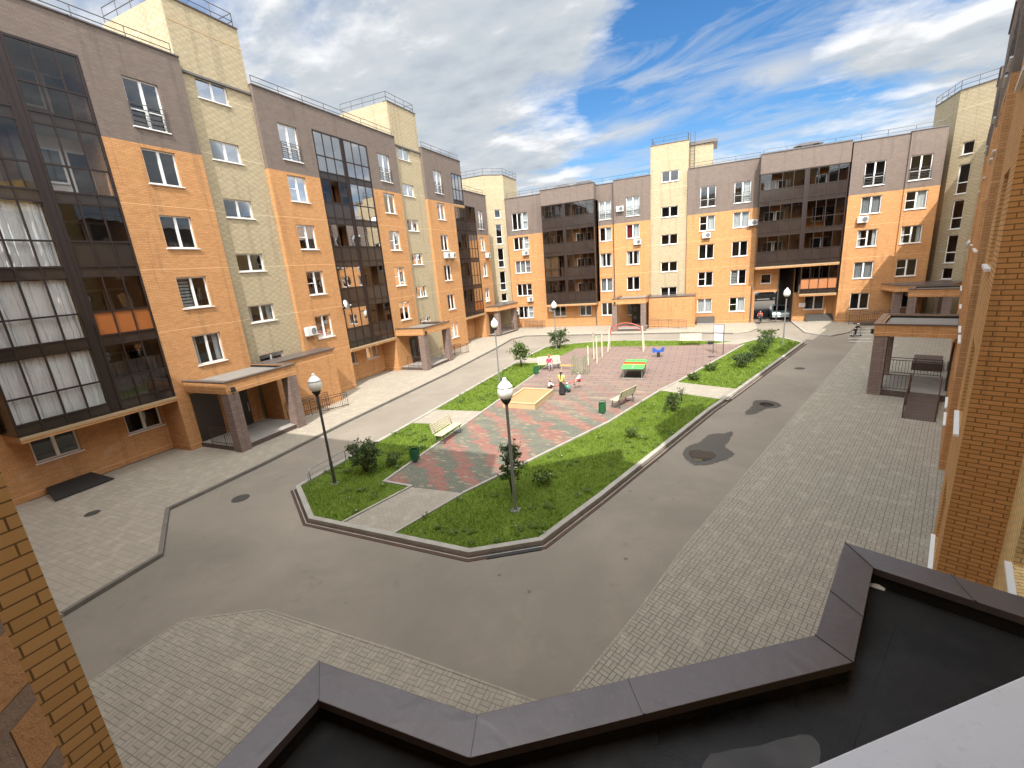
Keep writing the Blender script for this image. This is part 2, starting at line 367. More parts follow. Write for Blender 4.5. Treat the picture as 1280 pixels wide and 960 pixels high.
# ------------------------------------------------------------------ mesh builder
class MB:
    def __init__(s): s.v = []; s.f = []; s.m = []; s.mats = []
    def mi(s, m):
        if m not in s.mats: s.mats.append(m)
        return s.mats.index(m)
    def face(s, pts, m):
        i = len(s.v); s.v += [tuple(p) for p in pts]; s.f.append(tuple(range(i, i + len(pts)))); s.m.append(s.mi(m)); return s
    def mesh(s, verts, faces, m):
        i = len(s.v); s.v += [tuple(p) for p in verts]; k = s.mi(m)
        for f in faces: s.f.append(tuple(a + i for a in f)); s.m.append(k)
        return s
    def box(s, c, d, m, rz=0, tilt=None):
        x, y, z = (q / 2 for q in d)
        P = [Vector((sx * x, sy * y, sz * z)) for sz in (-1, 1) for sx, sy in ((-1, -1), (1, -1), (1, 1), (-1, 1))]
        R = Matrix.Rotation(rz, 3, 'Z')
        if tilt is not None: R = R @ tilt
        P = [R @ p + Vector(c) for p in P]
        return s.mesh(P, [(3, 2, 1, 0), (4, 5, 6, 7), (0, 1, 5, 4), (1, 2, 6, 5), (2, 3, 7, 6), (3, 0, 4, 7)], m)
    def box2(s, x0, x1, y0, y1, z0, z1, m): return s.box(((x0 + x1) / 2, (y0 + y1) / 2, (z0 + z1) / 2), (abs(x1 - x0), abs(y1 - y0), abs(z1 - z0)), m)
    def prism(s, poly, z0, z1, m, mtop=None):
        n = len(poly)
        a = sum(poly[i][0] * poly[(i + 1) % n][1] - poly[(i + 1) % n][0] * poly[i][1] for i in range(n))
        if a < 0: poly = poly[::-1]
        i = len(s.v); s.v += [(x, y, z0) for x, y in poly] + [(x, y, z1) for x, y in poly]
        k = s.mi(m)
        for j in range(n): s.f.append((i + j, i + (j + 1) % n, i + n + (j + 1) % n, i + n + j)); s.m.append(k)
        s.f.append(tuple(i + n + j for j in range(n))); s.m.append(s.mi(mtop or m))
        s.f.append(tuple(i + n - 1 - j for j in range(n))); s.m.append(k)
        return s
    def tube(s, pts, r, m, seg=8, closed=False):
        pts = [Vector(p) for p in pts]; n = len(pts)
        rs = r if isinstance(r, (list, tuple)) else [r] * n
        base = len(s.v); k = s.mi(m)
        for i, p in enumerate(pts):
            a = pts[max(0, i - 1)]; b = pts[min(n - 1, i + 1)]
            d = (b - a).normalized() if (b - a).length > 1e-9 else Vector((0, 0, 1))
            u = d.orthogonal().normalized() if abs(d.z) > .95 else d.cross(Vector((0, 0, 1))).normalized()
            w = d.cross(u)
            for j in range(seg):
                t = 2 * PI * j / seg
                s.v.append(tuple(p + (u * math.cos(t) + w * math.sin(t)) * rs[i]))
        for i in range(n - 1):
            for j in range(seg):
                s.f.append((base + i * seg + j, base + i * seg + (j + 1) % seg, base + (i + 1) * seg + (j + 1) % seg, base + (i + 1) * seg + j)); s.m.append(k)
        s.f.append(tuple(base + j for j in range(seg))[::-1]); s.m.append(k)
        s.f.append(tuple(base + (n - 1) * seg + j for j in range(seg))); s.m.append(k)
        return s
    def lathe(s, prof, m, c=(0, 0, 0), seg=16):
        base = len(s.v); k = s.mi(m); n = len(prof)
        for r, z in prof:
            for j in range(seg):
                t = 2 * PI * j / seg; s.v.append((c[0] + r * math.cos(t), c[1] + r * math.sin(t), c[2] + z))
        for i in range(n - 1):
            for j in range(seg):
                s.f.append((base + i * seg + j, base + i * seg + (j + 1) % seg, base + (i + 1) * seg + (j + 1) % seg, base + (i + 1) * seg + j)); s.m.append(k)
        s.f.append(tuple(base + j for j in range(seg))[::-1]); s.m.append(k)
        s.f.append(tuple(base + (n - 1) * seg + j for j in range(seg))); s.m.append(k)
        return s
    def strip(s, line, w0, w1, z0, z1, m, closed=False):
        """mitred kerb-like bar along a polyline; w0..w1 measured to the left of its direction"""
        n = len(line); off = []
        for i in range(n):
            p = Vector(line[i])
            if closed: a, b = Vector(line[i - 1]), Vector(line[(i + 1) % n])
            else: a, b = Vector(line[max(0, i - 1)]), Vector(line[min(n - 1, i + 1)])
            d1 = (p - a).normalized() if (p - a).length > 1e-6 else (b - p).normalized()
            d2 = (b - p).normalized() if (b - p).length > 1e-6 else d1
            n1 = Vector((-d1.y, d1.x)); n2 = Vector((-d2.y, d2.x))
            mt = (n1 + n2); mt = mt.normalized() if mt.length > 1e-6 else n1
            mt = mt / max(.35, mt.dot(n1)); off.append(mt)
        base = len(s.v); k = s.mi(m)
        for i in range(n):
            p = Vector(line[i])
            for w, z in ((w0, z0), (w0, z1), (w1, z1), (w1, z0)):
                q = p + off[i] * w; s.v.append((q.x, q.y, z))
        for i in range(n if closed else n - 1):
            a = base + i * 4; b = base + ((i + 1) % n) * 4
            for j in range(4): s.f.append((a + j, b + j, b + (j + 1) % 4, a + (j + 1) % 4)); s.m.append(k)
        if not closed:
            s.f.append((base, base + 1, base + 2, base + 3)); s.m.append(k)
            e = base + (n - 1) * 4; s.f.append((e + 3, e + 2, e + 1, e)); s.m.append(k)
        return s
    def data(s, name, smooth=False, weld=False, bevel=0):
        me = D.meshes.new(name); me.from_pydata(s.v, [], s.f)
        for m in s.mats: me.materials.append(m)
        me.polygons.foreach_set('material_index', s.m)
        if weld or bevel:
            bm = bmesh.new(); bm.from_mesh(me)
            bmesh.ops.remove_doubles(bm, verts=bm.verts, dist=.0008)
            bmesh.ops.recalc_face_normals(bm, faces=bm.faces)
            if bevel:
                es = [e for e in bm.edges if len(e.link_faces) == 2 and e.calc_face_angle(0) > .6]
                bmesh.ops.bevel(bm, geom=es, offset=bevel, segments=2, affect='EDGES', profile=.6)
            bm.to_mesh(me); bm.free()
        me.update()
        uv = me.uv_layers.new(name='UVMap'); vs = me.vertices
        for p in me.polygons:
            nx, ny, nz = p.normal
            if abs(nz) < .6:
                h = math.hypot(nx, ny) or 1; tx, ty = -ny / h, nx / h
                if tx < -1e-4 or (abs(tx) <= 1e-4 and ty < 0): tx, ty = -tx, -ty
                for li in p.loop_indices:
                    c = vs[me.loops[li].vertex_index].co; uv.data[li].uv = (tx * c.x + ty * c.y, c.z)
            else:
                for li in p.loop_indices:
                    c = vs[me.loops[li].vertex_index].co; uv.data[li].uv = (c.x, c.y)
        if smooth:
            me.polygons.foreach_set('use_smooth', [True] * len(me.polygons))
        return me
    def build(s, name, parent=None, loc=(0, 0, 0), rz=0, **kw):
        o = D.objects.new(name, s.data(name, **kw)); COL.objects.link(o)
        o.location = loc; o.rotation_euler = (0, 0, rz)
        if parent: o.parent = parent
        return o

def inst(name, me, parent=None, loc=(0, 0, 0), rz=0):
    o = D.objects.new(name, me); COL.objects.link(o); o.location = loc; o.rotation_euler = (0, 0, rz)
    if parent: o.parent = parent
    return o
def tag(o, label, cat, group=None):
    o['label'] = label; o['category'] = cat
    if group: o['group'] = group
    return o
def empty(name, label, cat, loc=(0, 0, 0), rz=0, group=None):
    o = D.objects.new(name, None); COL.objects.link(o); o.location = loc; o.rotation_euler = (0, 0, rz); o.empty_display_size = .3
    return tag(o, label, cat, group)
def struct(o, kind='structure'): o['kind'] = kind; return o
def copy_tree(o, parent=None):
    c = o.copy(); COL.objects.link(c)
    if parent: c.parent = parent
    for ch in list(o.children): copy_tree(ch, c)
    return c
def copy_thing(src, loc, rz, label):
    c = copy_tree(src); c.location = loc; c.rotation_euler = (0, 0, rz); c['label'] = label
    return c

# ------------------------------------------------------------------ facade frames
class Fr:
    def __init__(s, O, e, n): s.O = Vector(O); s.e = Vector(e).normalized(); s.n = Vector(n).normalized(); s.rz = math.atan2(-s.n.x, s.n.y)
    def p(s, t, w, z): q = s.O + s.e * t + s.n * w; return (q.x, q.y, z)
    def q(s, t, w): q = s.O + s.e * t + s.n * w; return (q.x, q.y)
FL = Fr((-23.8, 0), (0, 1), (1, 0))
FF = Fr((0, 54), (1, 0), (0, -1))
eR = Vector((math.sin(rad(21.3)), math.cos(rad(21.3)))); nR = Vector((-eR.y, eR.x))
FR = Fr(-nR * .4, eR, nR)

def wall(name, fr, t0, t1, w, z0, z1, mats, holes=(), parent=None, ret=1.0, reveal=.22, cut_mats=None):
    """brick wall sheet with real openings; mats = [(z_from, material), ...]; holes = (t0,t1,z0,z1)"""
    b = MB()
    ts = sorted({t0, t1, *[h[0] for h in holes], *[h[1] for h in holes]})
    zs = sorted({z0, z1, *[h[2] for h in holes], *[h[3] for h in holes], *[a for a, _ in mats if z0 < a < z1]})
    def mat_at(z):
        r = mats[0][1]
        for a, m in mats:
            if z >= a: r = m
        return r
    for i in range(len(ts) - 1):
        for j in range(len(zs) - 1):
            tc, zc = (ts[i] + ts[i + 1]) / 2, (zs[j] + zs[j + 1]) / 2
            if any(h[0] < tc < h[1] and h[2] < zc < h[3] for h in holes): continue
            b.face([fr.p(ts[i], w, zs[j]), fr.p(ts[i + 1], w, zs[j]), fr.p(ts[i + 1], w, zs[j + 1]), fr.p(ts[i], w, zs[j + 1])], mat_at(zc))
    for h in holes:
        m = mat_at((h[2] + h[3]) / 2)
        A = [(h[0], h[2]), (h[1], h[2]), (h[1], h[3]), (h[0], h[3])]
        for k in range(4):
            (ta, za), (tb, zb) = A[k], A[(k + 1) % 4]
            b.face([fr.p(ta, w, za), fr.p(tb, w, zb), fr.p(tb, w - reveal, zb), fr.p(ta, w - reveal, za)], m)
    if ret:
        zz = sorted({z0, z1, *[a for a, _ in mats if z0 < a < z1]})
        for t in (t0, t1):
            for j in range(len(zz) - 1):
                b.face([fr.p(t, w, zz[j]), fr.p(t, w, zz[j + 1]), fr.p(t, w - ret, zz[j + 1]), fr.p(t, w - ret, zz[j])], mat_at((zz[j] + zz[j + 1]) / 2))
    o = b.build(name, parent, weld=True)
    # metal coping on the parapet
    return o

def coping(fr, t0, t1, w, z, parent, depth=.4):
    b = MB()
    P = [fr.q(t0 - .02, w + .06), fr.q(t1 + .02, w + .06), fr.q(t1 + .02, w - depth), fr.q(t0 - .02, w - depth)]
    b.prism(P, z + .003, z + .06, M['coping'])
    b.build('coping', parent)

_win_cache = {}
def window_meshes(kind, w, h):
    key = (kind, w, h)
    if key in _win_cache: return _win_cache[key]
    f = MB(); W = M['white']; y0, y1 = -.17, -.10; t = .065
    def bar(x0, x1, z0, z1): f.box2(x0, x1, y0, y1, z0, z1, W)
    bar(-w / 2, w / 2, 0, t); bar(-w / 2, w / 2, h - t, h); bar(-w / 2, -w / 2 + t, t, h - t); bar(w / 2 - t, w / 2, t, h - t)
    if kind in ('std', 'tower', 'french', 'transom'):
        bar(-.06, .06, t, h - t)
        if kind == 'transom': bar(.06, w / 2 - t, h * .48, h * .48 + .05)
        if kind == 'french': bar(-w / 2 + t, -.06, h * .36, h * .36 + .05); bar(.06, w / 2 - t, h * .36, h * .36 + .05)
    if kind == 'triple':
        for x in (-w / 6, w / 6): bar(x - .05, x + .05, t, h - t)
        bar(-w / 2 + t, -w / 6 - .05, h * .5, h * .5 + .04)
    if kind == 'tall': bar(-w / 2 + t, w / 2 - t, h * .36, h * .36 + .08)
    g = MB(); g.face([(-w / 2 + t, -.135, t), (w / 2 - t, -.135, t), (w / 2 - t, -.135, h - t), (-w / 2 + t, -.135, h - t)], M['glass'])
    s = MB(); s.box2(-w / 2 - .06, w / 2 + .06, -.098, .07, -.05, -.003, W)
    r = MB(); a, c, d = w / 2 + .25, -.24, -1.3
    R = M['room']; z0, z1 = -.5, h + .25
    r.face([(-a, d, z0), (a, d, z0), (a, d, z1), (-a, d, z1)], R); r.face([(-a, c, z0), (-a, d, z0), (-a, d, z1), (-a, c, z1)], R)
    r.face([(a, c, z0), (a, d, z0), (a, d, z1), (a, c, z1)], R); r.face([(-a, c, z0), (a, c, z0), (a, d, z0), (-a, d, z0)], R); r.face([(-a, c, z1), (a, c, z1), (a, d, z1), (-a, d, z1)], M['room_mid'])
    out = dict(frame=f.data('window', weld=False), glass=g.data('glass'), sill=s.data('sill'), room=r.data('room_interior', weld=True))
    if kind == 'french':
        rl = MB()
        for z in (.08, .3, .52, .74, .95): rl.box2(-w / 2 - .03, w / 2 + .03, .02, .05, z, z + .03, M['rail_grey'])
        for x in (-w / 2, 0, w / 2): rl.box2(x - .015, x + .015, .024, .046, .05, .98, M['rail_grey'])
        for x in (-w / 2, w / 2):
            for z in (.2, .8): rl.box2(x - .01, x + .01, -.02, .024, z, z + .02, M['rail_grey'])
        out['rail'] = rl.data('balcony_rail')
    _win_cache[key] = out
    return out

def window(fr, t, z, w_off, kind, w, h, parent, dress=None):
    ms = window_meshes(kind, w, h)
    o = inst('window', ms['frame'], parent, fr.p(t, w_off, z), fr.rz)
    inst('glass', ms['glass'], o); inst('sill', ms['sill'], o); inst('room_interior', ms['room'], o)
    if 'rail' in ms: inst('balcony_rail', ms['rail'], o)
    dress = dress if dress is not None else random.choice(['none', 'none', 'sides', 'half', 'net', 'none', 'none'])
    if dress != 'none':
        y = -.3; c = MB(); mat = M['curtain'] if random.random() < .7 else M['curtain_grey']
        a = w / 2 - .02
        def cur(x0, x1, z0=-.2, z1=h + .1, m=mat):
            n = max(2, int((x1 - x0) / .06))
            for i in range(n):
                xa, xb = x0 + (x1 - x0) * i / n, x0 + (x1 - x0) * (i + 1) / n
                ya, yb = y + .025 * math.sin(i * 1.7), y + .025 * math.sin((i + 1) * 1.7)
                c.face([(xa, ya, z0), (xb, yb, z0), (xb, yb, z1), (xa, ya, z1)], m)
        if dress == 'sides': cur(-a, -a + w * .2); cur(a - w * .2, a)
        elif dress == 'half': cur(-a, -.02)
        elif dress == 'net': cur(-a, a)
        elif dress == 'red': cur(.02, a, m=M['curtain_red']); cur(-a, -.02, m=M['curtain'])
        elif dress == 'blind':
            for i in range(9): c.box2(.05, a, y - .01, y + .02, .1 + i * h / 9.5, .1 + i * h / 9.5 + .1, M['blind'])
        c.build('curtain' if dress != 'blind' else 'blind', o, weld=(dress != 'blind'))
    return o

def railing_path(b, pts, h=.9, gap=1.2, m=None, rails=(1.0, .5), r=.02):
    m = m or M['rail_grey']
    for i in range(len(pts) - 1):
        a, c = Vector(pts[i]), Vector(pts[i + 1]); n = max(1, int((c - a).length / gap))
        for f in rails: b.tube([a + Vector((0, 0, h * f)), c + Vector((0, 0, h * f))], r, m, 6)
        for k in range(n + 1):
            q = a.lerp(c, k / n); b.tube([q, q + Vector((0, 0, h))], r, m, 6)

def bar_railing(b, a, c, h=.95, m=None, gap=.13):
    m = m or M['rail']; a, c = Vector(a), Vector(c); ln = (c - a).length; n = max(2, int(ln / gap))
    up = Vector((0, 0, 1))
    for f in (1.0, .86, .12): b.tube([a + up * h * f, c + up * h * f], .02, m, 6)
    for k in range(n + 1):
        q = a.lerp(c, k / n); tall = (k % 8 == 0 or k == n)
        b.tube([q + up * (0 if tall else h * .12), q + up * (h if tall else h * .86)], .018 if tall else .009, m, 5)
# ------------------------------------------------------------------ buildings
def sill_z(k): return -1.56 + 2.9 * k
WH = 1.52
ORB = lambda zb: [(-1, M['orange']), (zb, M['brown'])]

def shell(parent, poly, z0, z1, mat, name='rear_wall'):
    """closed outer shell (sides, back and flat roof) for the part of a building away from the yard"""
    b = MB(); n = len(poly)
    for i in range(n - 1): b.face([(*poly[i], z0), (*poly[i + 1], z0), (*poly[i + 1], z1), (*poly[i], z1)], mat)
    b.build(name, parent)

def roof_slab(parent, poly, z):
    b = MB(); b.prism(poly, z - .25, z - .18, M['roof']); b.build('roof', parent)

def loggia(fr, parent, bays, w, kb, kt, styles, depth=1.5, ztop_extra=0, side0=False, side1=False):
    """glazed balcony stack. bays = [(t0,t1),...]; floors kb..kt; styles[(bay, k)] -> look"""
    base = sill_z(kb) - 1.18; F = M['frame']
    T0, T1 = bays[0][0], bays[-1][1]; zt = base + 2.9 * (kt - kb + 1)
    f = MB()
    def bx(b, t0, t1, w0, w1, z0, z1, m): b.prism([fr.q(t0, w0), fr.q(t1, w0), fr.q(t1, w1), fr.q(t0, w1)], z0, z1, m)
    kids = []
    for k in range(kb, kt + 1):
        z0 = base + 2.9 * (k - kb)
        bx(f, T0 + .02, T1 - .02, w - depth + .02, w - .09, z0 - .02, z0 + .16, M['concrete'])      # floor slab
        for bi, (a, c) in enumerate(bays):
            st = styles.get((bi, k), 'dark'); up = MB(); low = MB()
            n = 3 if (c - a) < 2.7 else 4
            # spandrel, lower lights, upper lights
            rows = [(z0, z0 + .42, 'sp'), (z0 + .42, z0 + 1.42, 'lo'), (z0 + 1.42, z0 + 2.9, 'up')]
            for za, zb, rk in rows:
                bx(f, a, c, w - .07, w, za - .035, za + .035, F)
                for i in range(n):
                    ta, tb = a + (c - a) * i / n, a + (c - a) * (i + 1) / n
                    pts = [fr.p(ta, w - .035, za), fr.p(tb, w - .035, za), fr.p(tb, w - .035, zb), fr.p(ta, w - .035, zb)]
                    if rk == 'sp': low.face(pts, M['panel'])
                    elif rk == 'lo':
                        m = {'dark': 'panel', 'curtain': 'clear', 'white': 'clear', 'warm': 'panel_warm', 'wood': 'panel_wood', 'half': 'panel', 'tan': 'tint', 'sky': 'tint', 'lowcurtain': 'tint'}[st]
                        low.face(pts, M[m])
                    else:
                        if st == 'half' and i == 1:      # one sash stands open
                            kids.append(('glazing', up)); up = MB(); continue
                        up.face(pts, M['clear' if st in ('curtain', 'white') else 'tint'])
            nu = n if st != 'curtain' else n + 1
            kids.append(('glazing', up)); kids.append(('lower_panel', low))
            for i in range(n + 1):
                t = a + (c - a) * i / n
                t = min(max(t, a + .03), c - .03)
                bx(f, t - .028, t + .028, w - .075, w - .004, z0 + .03, z0 + 2.87, F)
            if st == 'curtain' and nu > n:
                t = a + (c - a) * .5; bx(f, t - .025, t + .025, w - .078, w - .002, z0 + 1.45, z0 + 2.86, F)
            # what stands behind the glass
            if st in ('curtain', 'tan', 'lowcurtain'):
                cm = MB(); q = w - .22; m = {'curtain': M['curtain'], 'tan': M['curtain_tan'], 'lowcurtain': M['curtain_grey']}[st]
                s0 = z0 + (.2 if st == 'curtain' else .42); s1 = z0 + (2.82 if st != 'lowcurtain' else 2.1)
                nn = int((c - a) / .07)
                for i in range(nn):
                    if st == 'tan' and i > nn * .72: break
                    ta, tb = a + .05 + (c - a - .1) * i / nn, a + .05 + (c - a - .1) * (i + 1) / nn
                    qa, qb = q + .03 * math.sin(i * 1.9) + .02 * math.sin(i * .37), q + .03 * math.sin((i + 1) * 1.9) + .02 * math.sin((i + 1) * .37)
                    cm.face([fr.p(ta, qa, s0), fr.p(tb, qb, s0), fr.p(tb, qb, s1), fr.p(ta, qa, s1)], m)
                kids.append(('curtain', cm))
            bw = MB()
            tm = (a + c) / 2 + (.25 if bi % 2 else -.25)
            for (x0, x1, h0, h1) in ((tm - 1.0, tm - .05, 1.0, 2.4), (tm + .05, tm + .85, .2, 2.4)):
                bw.prism([fr.q(x0, w - depth + .03), fr.q(x1, w - depth + .03), fr.q(x1, w - depth + .08), fr.q(x0, w - depth + .08)], z0 + h0, z0 + h1, M['white'])
                bw.prism([fr.q(x0 + .09, w - depth + .082), fr.q(x1 - .09, w - depth + .082), fr.q(x1 - .09, w - depth + .095), fr.q(x0 + .09, w - depth + .095)], z0 + h0 + .09, z0 + h1 - .09, M['carglass'])
            kids.append(('balcony_window', bw))
    bx(f, T0, T1, w - .08, w + .004, zt - .06, zt + .03, F)
    # wide posts between and beside the bays
    for i in range(len(bays) - 1):
        a, c = bays[i][1], bays[i + 1][0]
        bx(f, a, c, w - .12, w - .02, base, zt, F)
        bx(f, a - .01, a + .05, w - .14, w + .01, base, zt, F); bx(f, c - .05, c + .01, w - .14, w + .01, base, zt, F)
    for t in (T0 + .035, T1 - .035): bx(f, t - .035, t + .035, w - .1, w + .012, base, zt, F)
    o = f.build('loggia', parent)
    lg = MB(); bx(lg, T0 + .01, T1 - .01, w - depth + .02, w + .05, base - .28, base - .04, M['orange']); bx(lg, T0, T1, w - .3, w + .07, base - .16, base - .038, M['kerb_tan'])
    lg.build('ledge', o)
    bk = MB()
    for bi, (a, c) in enumerate(bays):
        for k in range(kb, kt + 1):
            z0 = base + 2.9 * (k - kb); st = styles.get((bi, k), 'dark')
            m = M['plaster'] if st in ('white',) else M['orange']
            bk.face([fr.p(a - .22, w - depth, z0), fr.p(c + .22, w - depth, z0), fr.p(c + .22, w - depth, z0 + 2.9), fr.p(a - .22, w - depth, z0 + 2.9)], m)
    for t in (T0 + .005, T1 - .005): bk.face([fr.p(t, w - depth, base), fr.p(t, w - .1, base), fr.p(t, w - .1, zt), fr.p(t, w - depth, zt)], M['orange'])
    bk.face([fr.p(T0, w - depth, zt - .01), fr.p(T1, w - depth, zt - .01), fr.p(T1, w - .1, zt - .01), fr.p(T0, w - .1, zt - .01)], M['concrete'])
    bk.build('back_wall', o)
    if side0 or side1:
        for flag, t in ((side0, T0 - .004), (side1, T1 + .004)):
            if not flag: continue
            sd = MB()
            for k in range(kb, kt + 1):
                z0 = base + 2.9 * (k - kb)
                for za, zb, m in ((z0, z0 + 1.42, 'panel'), (z0 + 1.42, z0 + 2.9, 'panel')):
                    sd.face([fr.p(t, w - depth, za), fr.p(t, w, za), fr.p(t, w, zb), fr.p(t, w - depth, zb)], M[m])
            sd.build('side_panel', o, weld=True)
    for nm, mb in kids: mb.build(nm, o, weld=nm in ('glazing', 'lower_panel'))
    return o, base, zt
M['kerb_tan'] = simple('tan_ledge', (.42, .30, .17), .8, var=.1)

def porch(fr, parent, t0, t1, w_in, w_out, zt=3.65, pillars=(), door=None, slab=.22, rail_sides=(), zc=3.08, dishroof=True):
    """entrance canopy: beam box on stone pillars, flat roof behind a metal coping, landing, door and railing"""
    c = MB(); th = .3
    A = [fr.q(t0, w_in), fr.q(t1, w_in), fr.q(t1, w_out), fr.q(t0, w_out)]
    I = [fr.q(t0 + th, w_in), fr.q(t1 - th, w_in), fr.q(t1 - th, w_out - th), fr.q(t0 + th, w_out - th)]
    def seg(a0, a1, b1, b0): c.prism([a0, a1, b1, b0], zc, zt, M['orange'])
    def liner(a0, a1): c.strip([a0, a1], -.012, .012, zt - .16, zt - .004, M['bitumen'])
    liner(I[0], I[3]); liner(I[3], I[2]); liner(I[2], I[1])
    seg(A[0], A[3], I[3], I[0]); seg(A[3], A[2], I[2], I[3]); seg(A[2], A[1], I[1], I[2])
    c.prism(I, zc + .12, zt - .16, M['concrete'])
    o = c.build('entrance_porch', parent)
    r = MB(); r.prism(I, zt - .155, zt - .13, M['canopy_roof']); r.build('roof', o)
    k = MB()
    def ks(p, q, d): # coping strips
        k.prism([fr.q(*p[0]), fr.q(*p[1]), fr.q(*q[1]), fr.q(*q[0])], zt + .003, zt + .05, M['coping'])
    g = .05
    ks([(t0 - g, w_in), (t0 - g, w_out + g)], [(t0 + .22, w_in), (t0 + .22, w_out - .22)], 0)
    ks([(t0 - g, w_out + g), (t1 + g, w_out + g)], [(t0 + .22, w_out - .22), (t1 - .22, w_out - .22)], 0)
    ks([(t1 + g, w_out + g), (t1 + g, w_in)], [(t1 - .22, w_out - .22), (t1 - .22, w_in)], 0)
    k.build('coping', o)
    for (t, w) in pillars:
        p = MB(); s = .27
        p.prism([fr.q(t - s, w - s), fr.q(t + s, w - s), fr.q(t + s, w + s), fr.q(t - s, w + s)], 0, zc - .003, M['pillar']); p.build('pillar', o)
    l = MB(); l.prism([fr.q(t0 + .1, w_in), fr.q(t1 - .1, w_in), fr.q(t1 - .1, w_out - .15), fr.q(t0 + .1, w_out - .15)], .02, slab + .12, M['plinth'], M['concrete']); l.build('landing', o)
    if door:
        d = MB(); a, b_, ww = door
        d.prism([fr.q(a, ww), fr.q(b_, ww), fr.q(b_, ww + .06), fr.q(a, ww + .06)], slab + .13, slab + 2.35, M['door'])
        d.prism([fr.q(a + .15, ww + .062), fr.q(a + .55, ww + .062), fr.q(a + .55, ww + .075), fr.q(a + .15, ww + .075)], slab + .6, slab + 2.1, M['carglass'])
        d.prism([fr.q(b_ - .16, ww + .07), fr.q(b_ - .11, ww + .07), fr.q(b_ - .11, ww + .12), fr.q(b_ - .16, ww + .12)], slab + .9, slab + 1.4, M['metal'])
        d.build('door', o)
    for (ta, wa, tb, wb, za, zb) in rail_sides:
        b = MB(); bar_railing(b, fr.p(ta, wa, za), fr.p(tb, wb, zb)); b.build('railing', o)
    lp = MB(); q = fr.p(t0 + .3, w_out + .06, zc + .18)
    lp.box((q[0], q[1], q[2]), (.16, .16, .22), M['black']); lp.build('lamp', o)
    return o

# ---- left building (six storeys, five at its far end) ----
LB = empty('apartment_building', 'six-storey orange, brown and yellow brick apartment block along the left side', 'apartment building', (-30, 25, 0))
LB_inv = (30, -25, 0)
def P0(building):   # children keep world coordinates
    building.location = (0, 0, 0)
P0(LB)
RO, RF6, RF5, RT = 18.95, 18.95, 16.2, 21.65
def hole(tc, z, w, h): return (tc - w / 2, tc + w / 2, z, z + h)
def win_column(fr, t, w_off, ks, parent, kind='std', w=1.45, french=None, holes=None, dresses={}, fk=('french', 1.45)):
    for k in ks:
        z = sill_z(k); kk = kind
        if kind == 'std' and random.random() < .3: kk = 'transom'
        window(fr, t, z, w_off, kk, w, WH, parent, dresses.get(k)); holes.append(hole(t, z, w, WH))
    if french:
        z = sill_z(french) - .5; window(fr, t, z, w_off, fk[0], fk[1], 2.02, parent, dresses.get(french)); holes.append(hole(t, z, fk[1], 2.02))

zb6, zb5 = 14.62, 11.8
h = []; win_column(FL, 14.45, 0, range(2, 6), LB, french=6, holes=h, dresses={3: 'blind', 2: 'sides', 6: 'none', 5: 'none', 4: 'none'})
wall('brick_wall', FL, 12.3, 16.5, 0, 0, RO, ORB(zb6), h, LB, ret=1.6); coping(FL, 12.3, 16.5, 0, RO, LB)
def stair(t0, t1, tc, w, ks, z0, roof, parent, fr=FL, ww=1.65):
    hh = []
    for k in ks:
        z = z0 + 2.9 * k; window(fr, tc, z, w, 'tower', ww, .98, parent, random.choice(['none', 'none', 'sides'])); hh.append(hole(tc, z, ww, .98))
    wall('stair_tower', fr, t0, t1, w, 0, roof, [(-1, M['yellow'])], hh, parent, ret=5); coping(fr, t0, t1, w, roof, parent)
    b = MB(); b.face([fr.p(t0, w - 5, 14), fr.p(t1, w - 5, 14), fr.p(t1, w - 5, roof), fr.p(t0, w - 5, roof)], M['yellow']); b.build('tower_rear', parent)
    b = MB(); b.prism([fr.q(t0 + .05, w - .05), fr.q(t1 - .05, w - .05), fr.q(t1 - .05, w - 4.95), fr.q(t0 + .05, w - 4.95)], roof - .3, roof - .1, M['roof']); b.build('roof', parent)
    b = MB(); railing_path(b, [fr.p(t0 + .1, w - 4.9, roof), fr.p(t0 + .1, w - .12, roof), fr.p(t1 - .1, w - .12, roof), fr.p(t1 - .1, w - 4.9, roof)], .75, 1.0); b.build('roof_railing', parent)
    # thin pale band below the parapet
    b = MB()
    for (a, c_) in (((t0 - .004, w + .006), (t1 + .004, w + .006)),):
        b.prism([fr.q(a[0], a[1]), fr.q(c_[0], c_[1]), fr.q(c_[0], c_[1] - .02), fr.q(a[0], a[1] - .02)], roof - 1.0, roof - .93, M['kerb_tan'])
    b.build('parapet_band', parent)
stair(16.5, 20.35, 18.1, -.25, range(1, 7), .12, RT, LB)
stair(33.1, 37.0, 34.55, -.25, range(1, 7), .12, RT, LB)
h = []; win_column(FL, 22.3, 0, range(2, 6), LB, w=1.4, french=6, holes=h, fk=('french', 1.4))
wall('brick_wall', FL, 20.35, 24.25, 0, 0, RO, ORB(zb6), h, LB, ret=1.6)
h = []; win_column(FL, 31.35, 0, range(2, 6), LB, w=1.4, french=6, holes=h, fk=('french', 1.4))
wall('brick_wall', FL, 29.5, 33.1, 0, 0, RO, ORB(zb6), h, LB, ret=1.6); coping(FL, 20.35, 33.1, 0, RO + .002, LB)
h = []; win_column(FL, 39.2, 0, range(1, 6), LB, w=1.4, french=6, holes=h, fk=('french', 1.4))
wall('brick_wall', FL, 37.0, 41.8, 0, 0, RO, ORB(zb6), h, LB, ret=1.6); coping(FL, 37.0, 43.95, 0, RO, LB)
